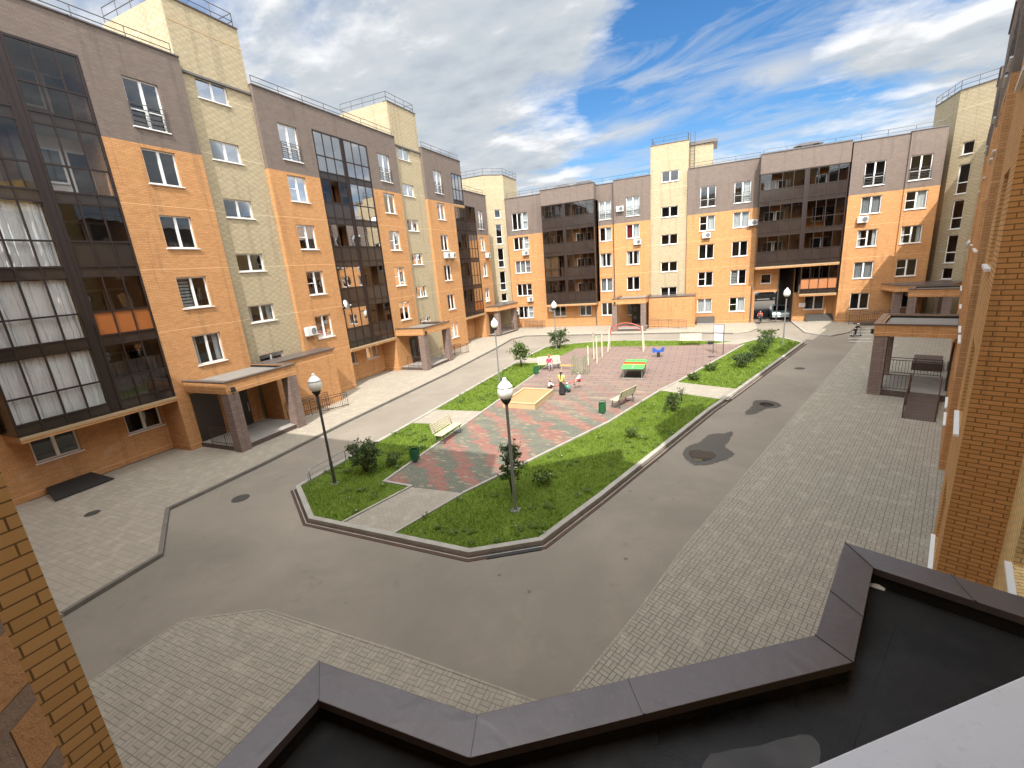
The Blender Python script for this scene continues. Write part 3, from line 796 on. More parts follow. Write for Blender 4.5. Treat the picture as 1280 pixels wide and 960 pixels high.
# ground floor set back below the glazed balconies
for (t0, t1, wins, w) in ((6.7, 12.3, ((8.1, 1.5), (11.4, 1.5)), -1.5), (24.25, 29.5, ((25.6, 1.4), (28.2, 1.4)), -1.5), (41.8, 46.3, ((43.3, 1.3),), -1.5)):
    h = []
    for tc, ww in wins:
        window(FL, tc, 1.5, w, 'std', ww, 1.3, LB, 'none'); h.append(hole(tc, 1.5, ww, 1.3))
    wall('ground_floor_wall', FL, t0, t1, w, 0, 3.4, [(-1, M['orange_low'])], h, LB, ret=0)
    b = MB(); b.strip([FL.q(t0, w + .002), FL.q(t1, w + .002)], -.03, .0, 0, .12, M['plinth']); b.build('plinth', LB)
styA = {(0, 6): 'sky', (0, 5): 'tan', (0, 4): 'curtain', (0, 3): 'curtain', (0, 2): 'curtain', (1, 6): 'sky', (1, 5): 'white', (1, 4): 'dark', (1, 3): 'warm', (1, 2): 'lowcurtain'}
loggia(FL, LB, [(6.7, 9.72), (10.08, 12.28)], 0, 2, 6, styA, side0=True)
st2 = {(0, 6): 'sky', (1, 6): 'sky', (0, 5): 'half', (1, 5): 'sky', (0, 4): 'half', (1, 4): 'dark', (0, 3): 'dark', (1, 3): 'half', (0, 2): 'dark', (1, 2): 'half'}
loggia(FL, LB, [(24.27, 26.75), (27.0, 29.48)], 0, 2, 6, st2)
st3 = {(0, 5): 'dark', (1, 5): 'half', (0, 4): 'dark', (1, 4): 'tan', (0, 3): 'dark', (1, 3): 'tan', (1, 2): 'warm'}
loggia(FL, LB, [(41.82, 44.0), (44.15, 46.28)], 0, 2, 5, st3, side1=False)
loggia(FL, LB, [(41.82, 43.93)], .002, 6, 6, {(0, 6): 'sky'})
for (t0, t1, roof, zb) in ((6.7, 12.3, RO, 0), (24.25, 29.5, RO, 0), (41.8, 43.95, RO, 0)):
    z0 = sill_z(2) - 1.18 + 2.9 * 5
    wall('parapet_wall', FL, t0, t1, 0, z0 + .035, roof, [(-1, M['brown'])], (), LB, ret=1.6)
coping(FL, 6.7, 12.3, 0, RO + .001, LB)
wall('parapet_wall', FL, 43.95, 46.3, 0, sill_z(2) - 1.18 + 2.9 * 4 + .035, RF5, [(-1, M['brown'])], (), LB, ret=1.6)
h = []; win_column(FL, 47.5, 0, range(2, 5), LB, w=1.3, french=5, holes=h, fk=('french', 1.3))
wall('brick_wall', FL, 46.3, 49.3, 0, 0, RF5, ORB(zb5), h, LB, ret=3); coping(FL, 43.95, 49.3, 0, RF5, LB)
h = []
for k in range(1, 7):
    for tc in (2.0, 5.0):
        window(FL, tc, sill_z(k), -1.5, 'std', 1.45, WH, LB, 'none'); h.append(hole(tc, sill_z(k), 1.45, WH))
wall('brick_wall', FL, -.5, 6.7, -1.5, 0, RO, ORB(zb6), h, LB, ret=0); coping(FL, -.5, 6.7, -1.5, RO, LB)
shell(LB, [(-25.3, -.5), (-38, -.5), (-38, 66), (-30, 66)], 0, 15.9, M['orange'])
b = MB(); b.face([(-25.3, 43.94, 15.9), (-38, 43.94, 15.9), (-38, 43.94, RO), (-23.8, 43.94, RO), (-23.8, 43.94, 15.9)], M['brown']); b.build('gable_wall', LB)
b = MB(); b.face([(-38, -.5, 15.9), (-38, 43.9, 15.9), (-38, 43.9, RO), (-38, -.5, RO)], M['brown']); b.build('rear_parapet', LB)
b = MB(); b.prism([(-38, -.5), (-25.4, -.5), (-25.4, 6.8), (-23.95, 6.8), (-23.95, 43.8), (-38, 43.8)], RO - .5, RO - .4, M['roof']); b.build('roof', LB)
b = MB(); b.prism([(-38, 43.99), (-23.95, 43.99), (-23.95, 49.25), (-38, 49.25)], RF5 - .5, RF5 - .4, M['roof']); b.build('roof', LB)
for t0, t1, w, z in ((6.9, 16.3, -.15, RO), (20.5, 33.0, -.15, RO), (37.2, 43.8, -.15, RO), (44.1, 49.0, -.15, RF5)):
    b = MB(); pts = [FL.p(t0, w, z), FL.p(t1, w, z)]
    if t0 < 10: pts = [FL.p(6.9, -6, z)] + pts
    railing_path(b, pts, .55, 1.6); b.build('roof_railing', LB)
porch(FL, LB, 12.75, 16.75, .003, 3.2, pillars=((13.05, 2.93), (16.42, 2.93)), door=(14.6, 15.8, .02), rail_sides=((12.85, .9, 12.85, 2.7, .34, .34), (16.75, 2.3, 20.3, 2.9, .34, .05), (16.9, 1.55, 20.0, 1.6, .34, .1)))
b = MB(); b.prism([FL.q(16.76, .003), FL.q(21.3, .003), FL.q(21.3, 1.45), FL.q(16.76, 1.45)], 0, 3.6, M['orange']); o = b.build('entrance_hall', LB)
b = MB(); b.prism([FL.q(16.7, .02), FL.q(21.36, .02), FL.q(21.36, 1.52), FL.q(16.7, 1.52)], 3.603, 3.68, M['coping']); b.build('coping', o)
b = MB(); b.prism([FL.q(12.9, .004), FL.q(14.2, .004), FL.q(14.2, .05), FL.q(12.9, .05)], .35, 2.9, M['door']); b.build('service_door', LB)
porch(FL, LB, 29.7, 33.9, .003, 2.75, pillars=((30.0, 2.45), (33.6, 2.45)), door=(31.4, 32.5, .02), rail_sides=((29.8, .7, 29.8, 2.2, .34, .34), (34.0, 1.4, 37.2, 1.6, .34, .06), (34.0, 2.2, 37.4, 2.4, .34, .06)))
def corner_tower(parent, poly, z1, faces, railing=True):
    b = MB()
    n = len(poly); o = None
    for i in range(n):
        a, c_ = Vector(poly[i]), Vector(poly[(i + 1) % n])
        fr = Fr(a, (c_ - a), Vector(((c_ - a).y, -(c_ - a).x)))
        hh = []
        for f in faces:
            if f[0] == i:
                _, tc, zs = f
                for (z, w_, h_, kind) in zs:
                    window(fr, tc, z, 0, kind, w_, h_, parent, 'none'); hh.append(hole(tc, z, w_, h_))
        wall('corner_tower', fr, 0, (c_ - a).length, 0, 0, z1, [(-1, M['yellow'])], hh, parent, ret=0); coping(fr, 0, (c_ - a).length, 0, z1, parent, .25)
    cx_, cy_ = sum(q[0] for q in poly) / len(poly), sum(q[1] for q in poly) / len(poly)
    b = MB(); b.prism([(cx_ + (q[0] - cx_) * .985, cy_ + (q[1] - cy_) * .985) for q in poly], z1 - .4, z1 - .2, M['roof']); b.build('roof', parent)
    b = MB(); railing_path(b, [(*p, z1) for p in poly] + [(*poly[0], z1)], .75, 1.0); b.build('roof_railing', parent)
TW = [(14.1, .8, 1.0, 'plain'), (10.95, .8, 2.4, 'tall'), (8.05, .8, 2.4, 'tall'), (5.15, .8, 2.4, 'tall'), (3.72, .8, 1.0, 'plain')]
corner_tower(LB, [(-30, 52.4), (-25.4, 52.4), (-23.5, 54.1), (-23.5, 58.5), (-30, 58.5)], 19.1, [(1, 1.5, TW)])
# corner entrance under the tower
o = None
c = MB(); CP = [(-23.85, 46.7), (-22.3, 46.9), (-21.5, 51.2), (-23.3, 53.9), (-25.2, 52.2), (-24.2, 49.4)]
c.prism(CP, 3.08, 3.6, M['orange']); o = c.build('entrance_porch', LB)
c = MB(); c.prism([(-23.85, 46.65), (-22.25, 46.85), (-21.45, 51.25), (-23.3, 53.95), (-25.2, 52.2), (-24.2, 49.4)], 3.603, 3.68, M['coping']); c.build('coping', o)
for q in ((-22.65, 47.35), (-22.05, 51.0)):
    c = MB(); c.prism([(q[0] - .27, q[1] - .27), (q[0] + .27, q[1] - .27), (q[0] + .27, q[1] + .27), (q[0] - .27, q[1] + .27)], 0, 3.077, M['pillar']); c.build('pillar', o)
c = MB(); c.prism([(-23.79, 46.9), (-22.4, 47.0), (-21.8, 51.1), (-23.4, 53.9), (-25.2, 52.2), (-24.3, 49.6)], .02, .3, M['plinth'], M['concrete']); c.build('landing', o)
c = MB(); bar_railing(c, (-22.5, 47.9, .3), (-22.05, 50.5, .3)); c.build('railing', o)
c = MB(); bar_railing(c, (-21.6, 52.2, .25), (-18.9, 52.6, .03)); bar_railing(c, (-21.6, 53.4, .25), (-18.9, 53.5, .03)); c.build('railing', o)
c = MB(); c.prism([(-23.78, 47.3), (-23.72, 47.3), (-23.72, 48.4), (-23.78, 48.4)], .32, 2.6, M['door']); c.build('door', o)

# ---- far building (five storeys) facing the camera across the yard ----
FB = empty('apartment_building', 'five-storey brick apartment block closing the far side of the yard, pierced by an archway', 'apartment building')
RS = 19.25
def xs(x, w): return x * (54 - w) / 53.5
h = []; win_column(FF, -21.6, 0, range(1, 5), FB, 'triple', 2.1, 5, h, {1: 'half', 3: 'net', 4: 'half'}, ('triple', 2.1))
wall('brick_wall', FF, -23.4, -18.55, 0, 0, RF5 + .05, ORB(zb5), h, FB, ret=2)
h = []; win_column(FF, -10.9, 0, range(1, 5), FB, 'std', 1.4, 5, h, {5: 'net', 4: 'half'}, ('french', 1.4))
wall('brick_wall', FF, -12.15, -9.85, 0, 0, RF5 + .05, ORB(zb5), h, FB, ret=2)
h = []; win_column(FF, -7.72, .4, range(1, 5), FB, 'std', 1.45, 5, h, {5: 'net', 4: 'red'}, ('french', 1.45))
wall('brick_wall', FF, -9.85, -5.85, .4, 0, RF5 + .2, ORB(zb5), h, FB, ret=2); coping(FF, -9.85, -5.85, .4, RF5 + .2, FB)
coping(FF, -23.4, -18.5, 0, RF5 + .05, FB); coping(FF, -12.1, -9.87, 0, RF5 + .05, FB)
hh = []
for z in (3.25, 6.05, 9.0, 11.9, 15.5):
    window(FF, -3.82, z, .1, 'tower', 1.75, 1.08, FB, 'none'); hh.append(hole(-3.82, z, 1.75, 1.08))
wall('stair_tower', FF, -5.85, -2.0, .1, 0, RS, [(-1, M['yellow'])], hh, FB, ret=5); coping(FF, -5.85, -2.0, .1, RS, FB)
b = MB(); P = [FF.q(-5.85, .1), FF.q(.3, -1.5), FF.q(.3, -5), FF.q(-5.85, -5)]
b.prism([FF.q(-2.0, -1.2), FF.q(.35, -1.2), FF.q(.35, -5), FF.q(-2.0, -5)], 15, RS - .35, M['yellow']); b.prism([FF.q(-2.0, -1.1), FF.q(.75, -1.0), FF.q(.75, -5), FF.q(-2.0, -5)], RS - .34, RS - .05, M['coping']); b.build('lift_room', FB)
b = MB(); railing_path(b, [FF.p(-5.7, -4.9, RS), FF.p(-5.7, -.05, RS), FF.p(-2.1, -.05, RS), FF.p(-2.1, -1.1, RS)], .75, .95); b.build('roof_railing', FB)
b = MB()
for x in (-1.9, -1.45): b.tube([FF.p(x, .05, 16.3), FF.p(x, -1.05, 16.6) if False else FF.p(x, -1.05, 16.3), FF.p(x, -1.05, 20.2)], .025, M['rail_grey'], 6)
for k in range(12): b.tube([FF.p(-1.9, -1.05, 16.5 + k * .3), FF.p(-1.45, -1.05, 16.5 + k * .3)], .015, M['rail_grey'], 5)
b.build('roof_ladder', FB)
h = []; win_column(FF, -.02, .4, range(1, 5), FB, 'std', 1.5, 5, h, {1: 'net', 4: 'half', 3: 'none', 2: 'none'}, ('french', 1.5))
win_column(FF, 3.2, .4, range(1, 5), FB, 'std', 1.5, 5, h, {1: 'half', 2: 'blind', 4: 'net', 3: 'none'}, ('french', 1.5))
wall('brick_wall', FF, -2.0, 4.68, .4, 0, RF5 + .2, ORB(zb5), h, FB, ret=2); coping(FF, -2.0, 4.68, .4, RF5 + .2, FB)
# bay I / J, standing forward
wI, wJ = 1.6, 1.75
h = []; win_column(FF, xs(13.97, wI), wI, range(1, 5), FB, 'std', 1.5, 5, h, {1: 'none', 2: 'net', 3: 'sides', 4: 'net'}, ('french', 1.5))
wall('brick_wall', FF, xs(12.15, wI), xs(16.25, wI), wI, 0, RF5 + .1, ORB(zb5), h, FB, ret=2.2); coping(FF, xs(12.15, wI), xs(16.25, wI), wI, RF5 + .1, FB)
h = []; win_column(FF, xs(17.25, wJ), wJ, range(1, 5), FB, 'transom', 1.5, 5, h, {1: 'none', 2: 'none', 3: 'sides', 4: 'half'}, ('french', 1.5))
wall('brick_wall', FF, xs(16.25, wI), 18.35, wJ, 0, RF5 + .2, ORB(zb5), h, FB, ret=4); coping(FF, xs(16.25, wI), 18.35, wJ, RF5 + .2, FB)
# glazed balconies
sA = {(0, 5): 'dark', (1, 5): 'dark', (0, 4): 'wood', (1, 4): 'half', (0, 3): 'tan', (1, 3): 'half', (0, 2): 'dark', (1, 2): 'half'}
sA[(0, 4)] = 'dark'
wl = 1.25
loggia(FF, FB, [(xs(-18.5, wl), xs(-15.85, wl)), (xs(-15.6, wl), xs(-12.1, wl))], wl, 2, 5, sA, depth=1.25, side0=True, side1=True)
z0 = sill_z(2) - 1.18
wall('parapet_wall', FF, xs(-18.55, wl), xs(-12.05, wl), wl, z0 + 2.9 * 4 + .035, RF5 + .2, [(-1, M['brown'])], (), FB, ret=2); coping(FF, xs(-18.55, wl), xs(-12.05, wl), wl, RF5 + .2, FB)
h = []
for tc in (-16.9, -13.6):
    window(FF, tc, 1.4, 0, 'std', 1.5, 1.35, FB, 'none'); h.append(hole(tc, 1.4, 1.5, 1.35))
wall('ground_floor_wall', FF, -18.55, -12.15, 0, 0, 3.4, [(-1, M['orange'])], h, FB, ret=0)
wl2 = 1.7
L0, LM0, LM1, L1 = xs(4.75, wl2), xs(8.55, wl2), xs(8.85, wl2), xs(12.0, wl2)
loggia(FF, FB, [(L0, LM0), (LM1, L1)], wl2, 3, 5, {(0, 5): 'half', (1, 5): 'half', (0, 4): 'half', (1, 4): 'sky', (0, 3): 'half', (1, 3): 'half'}, depth=1.7, side0=True, side1=True)
loggia(FF, FB, [(LM1, L1)], wl2, 2, 2, {(0, 2): 'wood'}, depth=1.7, side0=True, side1=True)
wall('parapet_wall', FF, L0 - .04, L1 + .04, wl2, sill_z(3) - 1.18 + 2.9 * 3 + .035, RF5 + .25, [(-1, M['brown'])], (), FB, ret=2); coping(FF, L0 - .04, L1 + .04, wl2, RF5 + .25, FB)
# archway wall under the balconies: L-shaped opening, ground window at its right
h = [(4.9, 7.05, 0, 3.25), (7.05, 8.45, 0, 5.65)]
window(FF, 5.85, 4.15, 0, 'plain', .95, .95, FB, 'none'); h.append(hole(5.85, 4.15, .95, .95))
window(FF, 10.3, 1.25, 0, 'std', 1.7, 1.4, FB, 'none'); h.append(hole(10.3, 1.25, 1.7, 1.4))
wall('archway_wall', FF, 4.68, 12.3, 0, 0, 6.4, [(-1, M['orange'])], h, FB, ret=0, reveal=.4)
b = MB()
b.face([FF.p(4.9, -.4, 0), FF.p(4.9, -13, 0), FF.p(4.9, -13, 3.25), FF.p(4.9, -.4, 3.25)], M['orange'])
b.face([FF.p(8.45, -.4, 0), FF.p(8.45, -13, 0), FF.p(8.45, -13, 5.65), FF.p(8.45, -.4, 5.65)], M['plinth'])
b.face([FF.p(7.05, -.4, 3.25), FF.p(7.05, -13, 3.25), FF.p(7.05, -13, 5.65), FF.p(7.05, -.4, 5.65)], M['orange'])
b.face([FF.p(4.9, -.4, 3.25), FF.p(7.05, -.4, 3.25), FF.p(7.05, -13, 3.25), FF.p(4.9, -13, 3.25)], M['concrete'])
b.face([FF.p(7.05, -.4, 5.65), FF.p(8.45, -.4, 5.65), FF.p(8.45, -13, 5.65), FF.p(7.05, -13, 5.65)], M['concrete'])
b.face([FF.p(7.05, -13, 3.25), FF.p(8.45, -13, 3.25), FF.p(8.45, -13, 5.65), FF.p(7.05, -13, 5.65)], M['orange'])
b.build('passage', FB)
b = MB(); b.prism([FF.q(9.0, .005), FF.q(9.55, .005), FF.q(9.55, .03), FF.q(9.0, .03)], 1.55, 1.95, M['sign'])
for k in range(3): b.prism([FF.q(9.06, .032), FF.q(9.45 - .06 * k, .032), FF.q(9.45 - .06 * k, .036), FF.q(9.06, .036)], 1.83 - .1 * k, 1.86 - .1 * k, M['ink'])
b.build('wall_plaque', FB)
for (t, w, z1) in ((-12.25, .12, 16), (-9.95, .12, 16), (4.55, .55, 4.0), (7.02, .1, 5.6)):
    b = MB(); b.tube([FF.p(t, w, .2), FF.p(t, w, z1)], .055, M['coping'], 8); b.build('drainpipe', FB)
shell(FB, [(-23.4, 56.05), (-23.4, 66), (4.5, 66)], 0, RF5 - .2, M['orange']); shell(FB, [(8.9, 66), (26, 66), (26, 58.4)], 0, RF5 - .2, M['orange'])
b = MB(); b.face([(4.5, 66, 3.3), (8.9, 66, 3.3), (8.9, 66, RF5 - .2), (4.5, 66, RF5 - .2)], M['orange']); b.build('rear_wall', FB)
b = MB(); b.prism([(-23.3, 54.1), (-6, 54.1), (-6, 58.9), (-1.9, 58.9), (-1.9, 53.8), (4.6, 53.8), (4.6, 52.6), (18.25, 52.6), (18.25, 57), (26, 58), (26, 65.9), (-23.3, 65.9)], RF5 - .5, RF5 - .42, M['roof']); b.build('roof', FB)
for t0, t1, w in ((-23.2, -6.0, -.2), (-1.85, 4.6, .2), (4.8, 18.2, 1.3)):
    b = MB(); railing_path(b, [FF.p(t0, w, RF5 + .1), FF.p(t1, w, RF5 + .15)], .6, 1.7); b.build('roof_railing', FB)
for (t, w) in ((-16.3, -1.8), (-13.6, -1.6), (8.6, 0)):
    b = MB(); q = FF.q(t, w)
    for dx in (-.7, .7):
        b.box((q[0] + dx, q[1], RF5 + .1), (.35, .8, 1.1), M['brown'])
    b.mesh([(q[0] - 1.2, q[1] - .6, RF5 + .68), (q[0] + 1.2, q[1] - .6, RF5 + .68), (q[0] + 1.2, q[1] + .6, RF5 + .68), (q[0] - 1.2, q[1] + .6, RF5 + .68), (q[0] - .5, q[1], RF5 + 1.0), (q[0] + .5, q[1], RF5 + 1.0)],
           [(0, 1, 5, 4), (1, 2, 5), (2, 3, 4, 5), (3, 0, 4), (3, 2, 1, 0)], M['coping'])
    b.build('roof_vent', FB)
porch(FF, FB, -9.35, -5.75, .4, 5.1, pillars=((-9.1, 4.8), (-6.05, 4.8)), door=(-7.9, -6.4, .42), rail_sides=((-5.6, 4.0, -1.7, 4.2, .34, .1),))
b = MB(); b.prism([FF.q(-5.7, .42), FF.q(-.95, .42), FF.q(-.95, 2.95), FF.q(-5.7, 2.95)], 0, 3.45, M['orange']); o = b.build('entrance_hall', FB)
b = MB(); b.prism([FF.q(-5.74, .43), FF.q(-.9, .43), FF.q(-.9, 3.02), FF.q(-5.74, 3.02)], 3.453, 3.52, M['coping']); b.build('coping', o)
b = MB(); b.prism([FF.q(-5.6, 2.96), FF.q(-1.5, 2.96), FF.q(-1.5, 4.3), FF.q(-5.6, 4.3)], .0, .12, M['concrete']); b.build('ramp', o)
b = MB(); bar_railing(b, FF.p(12.6, 2.35, .1), FF.p(17.2, 3.3, .6)); bar_railing(b, FF.p(12.6, 3.3, .1), FF.p(17.2, 4.2, .6)); b.build('ramp_railing', FB)
b = MB(); b.mesh([FF.p(12.6, 2.4, .02), FF.p(17.2, 3.3, .02), FF.p(17.2, 4.2, .02), FF.p(12.6, 3.3, .02), FF.p(12.6, 2.4, .05), FF.p(17.2, 3.3, .55), FF.p(17.2, 4.2, .55), FF.p(12.6, 3.3, .05)], [(0, 1, 2, 3), (4, 5, 6, 7), (0, 1, 5, 4), (1, 2, 6, 5), (2, 3, 7, 6), (3, 0, 4, 7)], M['plinth']); b.build('ramp', FB)

# ---- right building, seen along its face ----
RB = empty('apartment_building', 'orange and brown brick apartment block running along the right edge, its face in shade', 'apartment building')
corner_tower(RB, [(19.3, 58.5), (19.3, 53.9), (21.6, 51.2), (27, 51.2), (27, 58.5)], 19.25, [(1, 1.15, TW)])
def rblock(t0, t1, w, cols, roof=RF5, mat=None, ret=1.2):
    h = []
    for tc in cols: win_column(FR, tc, w, range(1, 5), RB, 'std', 1.45, 5, h, {k: 'none' for k in range(1, 6)})
    wall('brick_wall', FR, t0, t1, w, 0, roof, mat or [(-1, M['near_orange'] if t0 < 13 else M['orange']), (zb5, M['brown'])], h, RB, ret=ret); coping(FR, t0, t1, w, roof, RB)
rblock(9.5, 13.6, .0, (11.5,), ret=.75)
loggia(FR, RB, [(13.65, 16.3), (16.5, 19.4)], -.42, 2, 5, {(0, k): 'half' for k in range(2, 6)}, depth=1.2)
wall('ground_floor_wall', FR, 13.6, 19.45, -1.5, 0, 3.4, [(-1, M['orange'])], (), RB, ret=0)
wall('parapet_wall', FR, 13.6, 19.45, -.42, sill_z(2) - 1.18 + 11.6 + .035, RF5, [(-1, M['brown'])], (), RB, ret=1.5)
rblock(19.45, 24.6, .0, (21.2, 23.4))
h = []
for k in range(1, 7):
    window(FR, 26.6, .12 + 2.9 * k - 1.2, -.6, 'tower', 1.65, .98, RB, 'none'); h.append(hole(26.6, .12 + 2.9 * k - 1.2, 1.65, .98))
wall('stair_tower', FR, 24.6, 28.6, -.6, 0, 19.2, [(-1, M['yellow_plain'])], h, RB, ret=3)
rblock(28.6, 32.8, .0, (30.8,))
loggia(FR, RB, [(32.85, 35.4), (35.6, 38.6)], -.3, 2, 5, {}, depth=1.2)
wall('ground_floor_wall', FR, 32.8, 38.65, -1.5, 0, 3.4, [(-1, M['orange'])], (), RB, ret=0)
wall('parapet_wall', FR, 32.8, 38.65, -.3, sill_z(2) - 1.18 + 11.6 + .035, RF5, [(-1, M['brown'])], (), RB, ret=1.5)
rblock(38.65, 43.5, .0, (40.2, 42.2))
rblock(43.5, 48.0, -.4, (46.0,))
wall('stair_tower', FR, 48.0, 56.0, -.7, 0, 16.2, [(-1, M['yellow_plain'])], (), RB, ret=0)
# near stair tower with the window beside the canopy
h = []
for k in (0, 1, 2, 3, 4):
    z = 3.25 + 2.9 * k
    window(FR, 7.45, z, -.66, 'tower', 1.8, 1.3, RB, 'none'); h.append(hole(7.45, z, 1.8, 1.3))
wall('stair_tower', FR, 5.5, 9.5, -.66, 0, 19.2, [(-1, M['yellow_plain'])], h, RB, ret=0); coping(FR, 5.5, 9.5, -.66, 19.2, RB)
wall('brick_wall', FR, 1.25, 5.5, -.66, 0, RF5, [(-1, M['yellow_plain'])], (), RB, ret=0); coping(FR, 1.25, 5.5, -.66, RF5, RB)
shell(RB, [FR.q(1.25, -.66), FR.q(1.25, -5), FR.q(1.25, -12), FR.q(56, -12)], 0, 16, M['orange'])
b = MB(); b.face([FR.p(5.5, -.66, 15), FR.p(5.5, -6, 15), FR.p(5.5, -6, 19.2), FR.p(5.5, -.66, 19.2)], M['yellow_plain']); b.face([FR.p(9.5, -.66, 15), FR.p(9.5, -6, 15), FR.p(9.5, -6, 19.2), FR.p(9.5, -.66, 19.2)], M['yellow_plain']); b.face([FR.p(5.5, -6, 15), FR.p(9.5, -6, 15), FR.p(9.5, -6, 19.2), FR.p(5.5, -6, 19.2)], M['yellow_plain']); b.build('tower_rear', RB)
b = MB(); b.prism([FR.q(9.55, -.1), FR.q(13.6, -.1), FR.q(13.6, -1), FR.q(19.4, -1), FR.q(19.4, -.1), FR.q(24.6, -.1), FR.q(24.6, -1), FR.q(56, -1), FR.q(56, -11.9), FR.q(9.55, -11.9)], RF5 - .5, RF5 - .42, M['roof']); b.build('roof', RB)
b = MB(); b.prism([FR.q(5.6, -.75), FR.q(9.4, -.75), FR.q(9.4, -5.9), FR.q(5.6, -5.9)], 18.9, 18.95, M['roof']); b.build('roof', RB)
b = MB(); b.prism([FR.q(1.3, -.75), FR.q(5.45, -.75), FR.q(5.45, -5.95), FR.q(9.5, -5.95), FR.q(9.5, -11.9), FR.q(1.3, -11.9)], RF5 - .3, RF5 - .25, M['roof']); b.build('roof', RB)  # unseen roof piece, added over the rear to block stray sun
for t0, t1, w in ((9.8, 24.4, -.2), (28.8, 47.5, -.2)):
    b = MB(); railing_path(b, [FR.p(t0, w, RF5), FR.p(t1, w, RF5)], .6, 1.7); b.build('roof_railing', RB)
porch(FR, RB, 28.0, 31.9, .003, 2.95, pillars=((28.3, 2.66), (31.6, 2.66)), door=(29.0, 30.2, .02), rail_sides=((28.1, 1.35, 28.1, 2.5, .34, .34), (31.7, .3, 31.7, 2.4, .34, .34)))
b = MB()
b.mesh([FR.p(24.7, .25, .02), FR.p(28.1, .25, .02), FR.p(28.1, 1.3, .02), FR.p(24.7, 1.3, .02), FR.p(24.7, .25, .05), FR.p(28.1, .25, .36), FR.p(28.1, 1.3, .36), FR.p(24.7, 1.3, .05)], [(0, 1, 2, 3), (4, 5, 6, 7), (0, 1, 5, 4), (1, 2, 6, 5), (2, 3, 7, 6), (3, 0, 4, 7)], M['plinth'])
b.build('ramp', RB)
for w in (.25, 1.3):
    b = MB()
    for f in (.9, .5): b.tube([FR.p(24.7, w, .05 + f), FR.p(28.0, w, .36 + f)], .022, M['rail'], 6)
    for t in (24.75, 26.3, 27.95): b.tube([FR.p(t, w, .03), FR.p(t, w, .05 + (t - 24.7) * .094 + .9)], .02, M['rail'], 6)
    b.build('ramp_railing', RB)
b = MB(); b.prism([FR.q(34.5, .3), FR.q(37, .3), FR.q(37, 1.6), FR.q(34.5, 1.6)], .02, .5, M['plinth']); b.build('cellar_cover', RB)
porch(FR, RB, 47.2, 50.4, .003, 2.9, pillars=((47.5, 2.6), (47.5, .6)), door=(48.5, 49.6, -.3))
# corner porch
c = MB(); c.prism([(15.2, 52.3), (15.4, 49.6), (18.6, 48.0), (20.6, 50.6), (18.4, 52.2)], 3.08, 3.6, M['orange']); o = c.build('entrance_porch', RB)
c = MB(); c.prism([(15.15, 52.3), (15.35, 49.55), (18.6, 47.92), (20.6, 50.6), (18.4, 52.2)], 3.603, 3.68, M['coping']); c.build('coping', o)
for q in ((15.75, 50.0), (18.3, 48.6)):
    c = MB(); c.prism([(q[0] - .27, q[1] - .27), (q[0] + .27, q[1] - .27), (q[0] + .27, q[1] + .27), (q[0] - .27, q[1] + .27)], 0, 3.077, M['pillar']); c.build('pillar', o)

# ---- near building: the block the camera looks out of ----
NB = empty('apartment_building', 'orange brick block whose dark canopy roof and white sill fill the foreground', 'apartment building')
XE, YN = -3.2, .8
FN = Fr((0, YN), (1, 0), (0, 1))
HN = 18.4
wall('brick_wall', FN, -25.3, XE, 0, 0, HN, ORB(zb6), [(-15.6, -11.4, 0, 4.6)], NB, ret=0, reveal=11)
wall('side_wall', Fr((XE, 0), (0, 1), (1, 0)), -2.6, YN, 0, 0, HN, [(-1, M['yellow_plain'])], (), NB, ret=0)
nc = Vector((-.62, .785)).normalized(); ec = Vector((nc.y, -nc.x))
FC = Fr(nc * .415, ec, nc)
cw = [(-.36, 1.35, 6.745, 8.75)]
wall('stair_tower', FC, -3.8, 2.75, 0, 0, 19.2, [(-1, M['orange_jamb'])], cw, NB, ret=0, reveal=.5)
coping(FN, -25.3, XE, 0, HN, NB)
b = MB()
b.prism([FC.q(-.355, .055), FC.q(1.345, .055), FC.q(1.345, -1.6), FC.q(-.355, -1.6)], 6.755, 6.787, M['sill']); b.prism([FC.q(-.355, .055), FC.q(1.345, .055), FC.q(1.345, .045), FC.q(-.355, .045)], 6.72, 6.755, M['sill'])
b.build('window_sill', NB, bevel=.003)
shell(NB, [(-25.3, YN), (-25.3, -11), (10, -11), FR.q(1.25, -12)], 0, 18.3, M['orange'])
b = MB(); b.prism([(-25.2, .7), (-3.3, .7), (-3.3, -2.1), (1.9, 1.9), (8.3, -.6), (11.3, -3.3), (10, -10.9), (-25.2, -10.9)], 18.0, 18.05, M['roof']); b.build('roof', NB)  # roof outline stretched over the unseen corner to block stray sun
# foreground canopy
OUT = [(-3.85, .83), (-3.80, 2.60), (-1.86, 2.66), (1.19, 4.66), (1.88, 6.56), (4.2, 5.62)]
def offset_poly(line, d):
    r = []
    for i in range(len(line)):
        p = Vector(line[i]); a = Vector(line[max(0, i - 1)]); c_ = Vector(line[min(len(line) - 1, i + 1)])
        d1 = (p - a).normalized() if i else (c_ - p).normalized(); d2 = (c_ - p).normalized() if i < len(line) - 1 else d1
        n1 = Vector((d1.y, -d1.x)); n2 = Vector((d2.y, -d2.x)); mt = (n1 + n2).normalized(); mt /= max(.3, mt.dot(n1)); r.append(tuple(p + mt * d))
    return r
INN = offset_poly(OUT, .34)
ZC = 3.7
beam_o = offset_poly(OUT, .06)
MID = offset_poly(OUT, .28)
b = MB()
for i in range(len(OUT) - 1):
    b.prism([beam_o[i], beam_o[i + 1], MID[i + 1], MID[i]], 3.05, ZC - .09, M['orange'])
o = b.build('entrance_porch', NB)
b = MB(); b.prism(offset_poly(OUT, .30) + [(3.4, 4.4), (1.93, 2.02), (-3.15, -2.0), (-3.15, .79), (-3.5, .82)], 3.2, 3.43, M['bitumen']); b.build('roof', o)
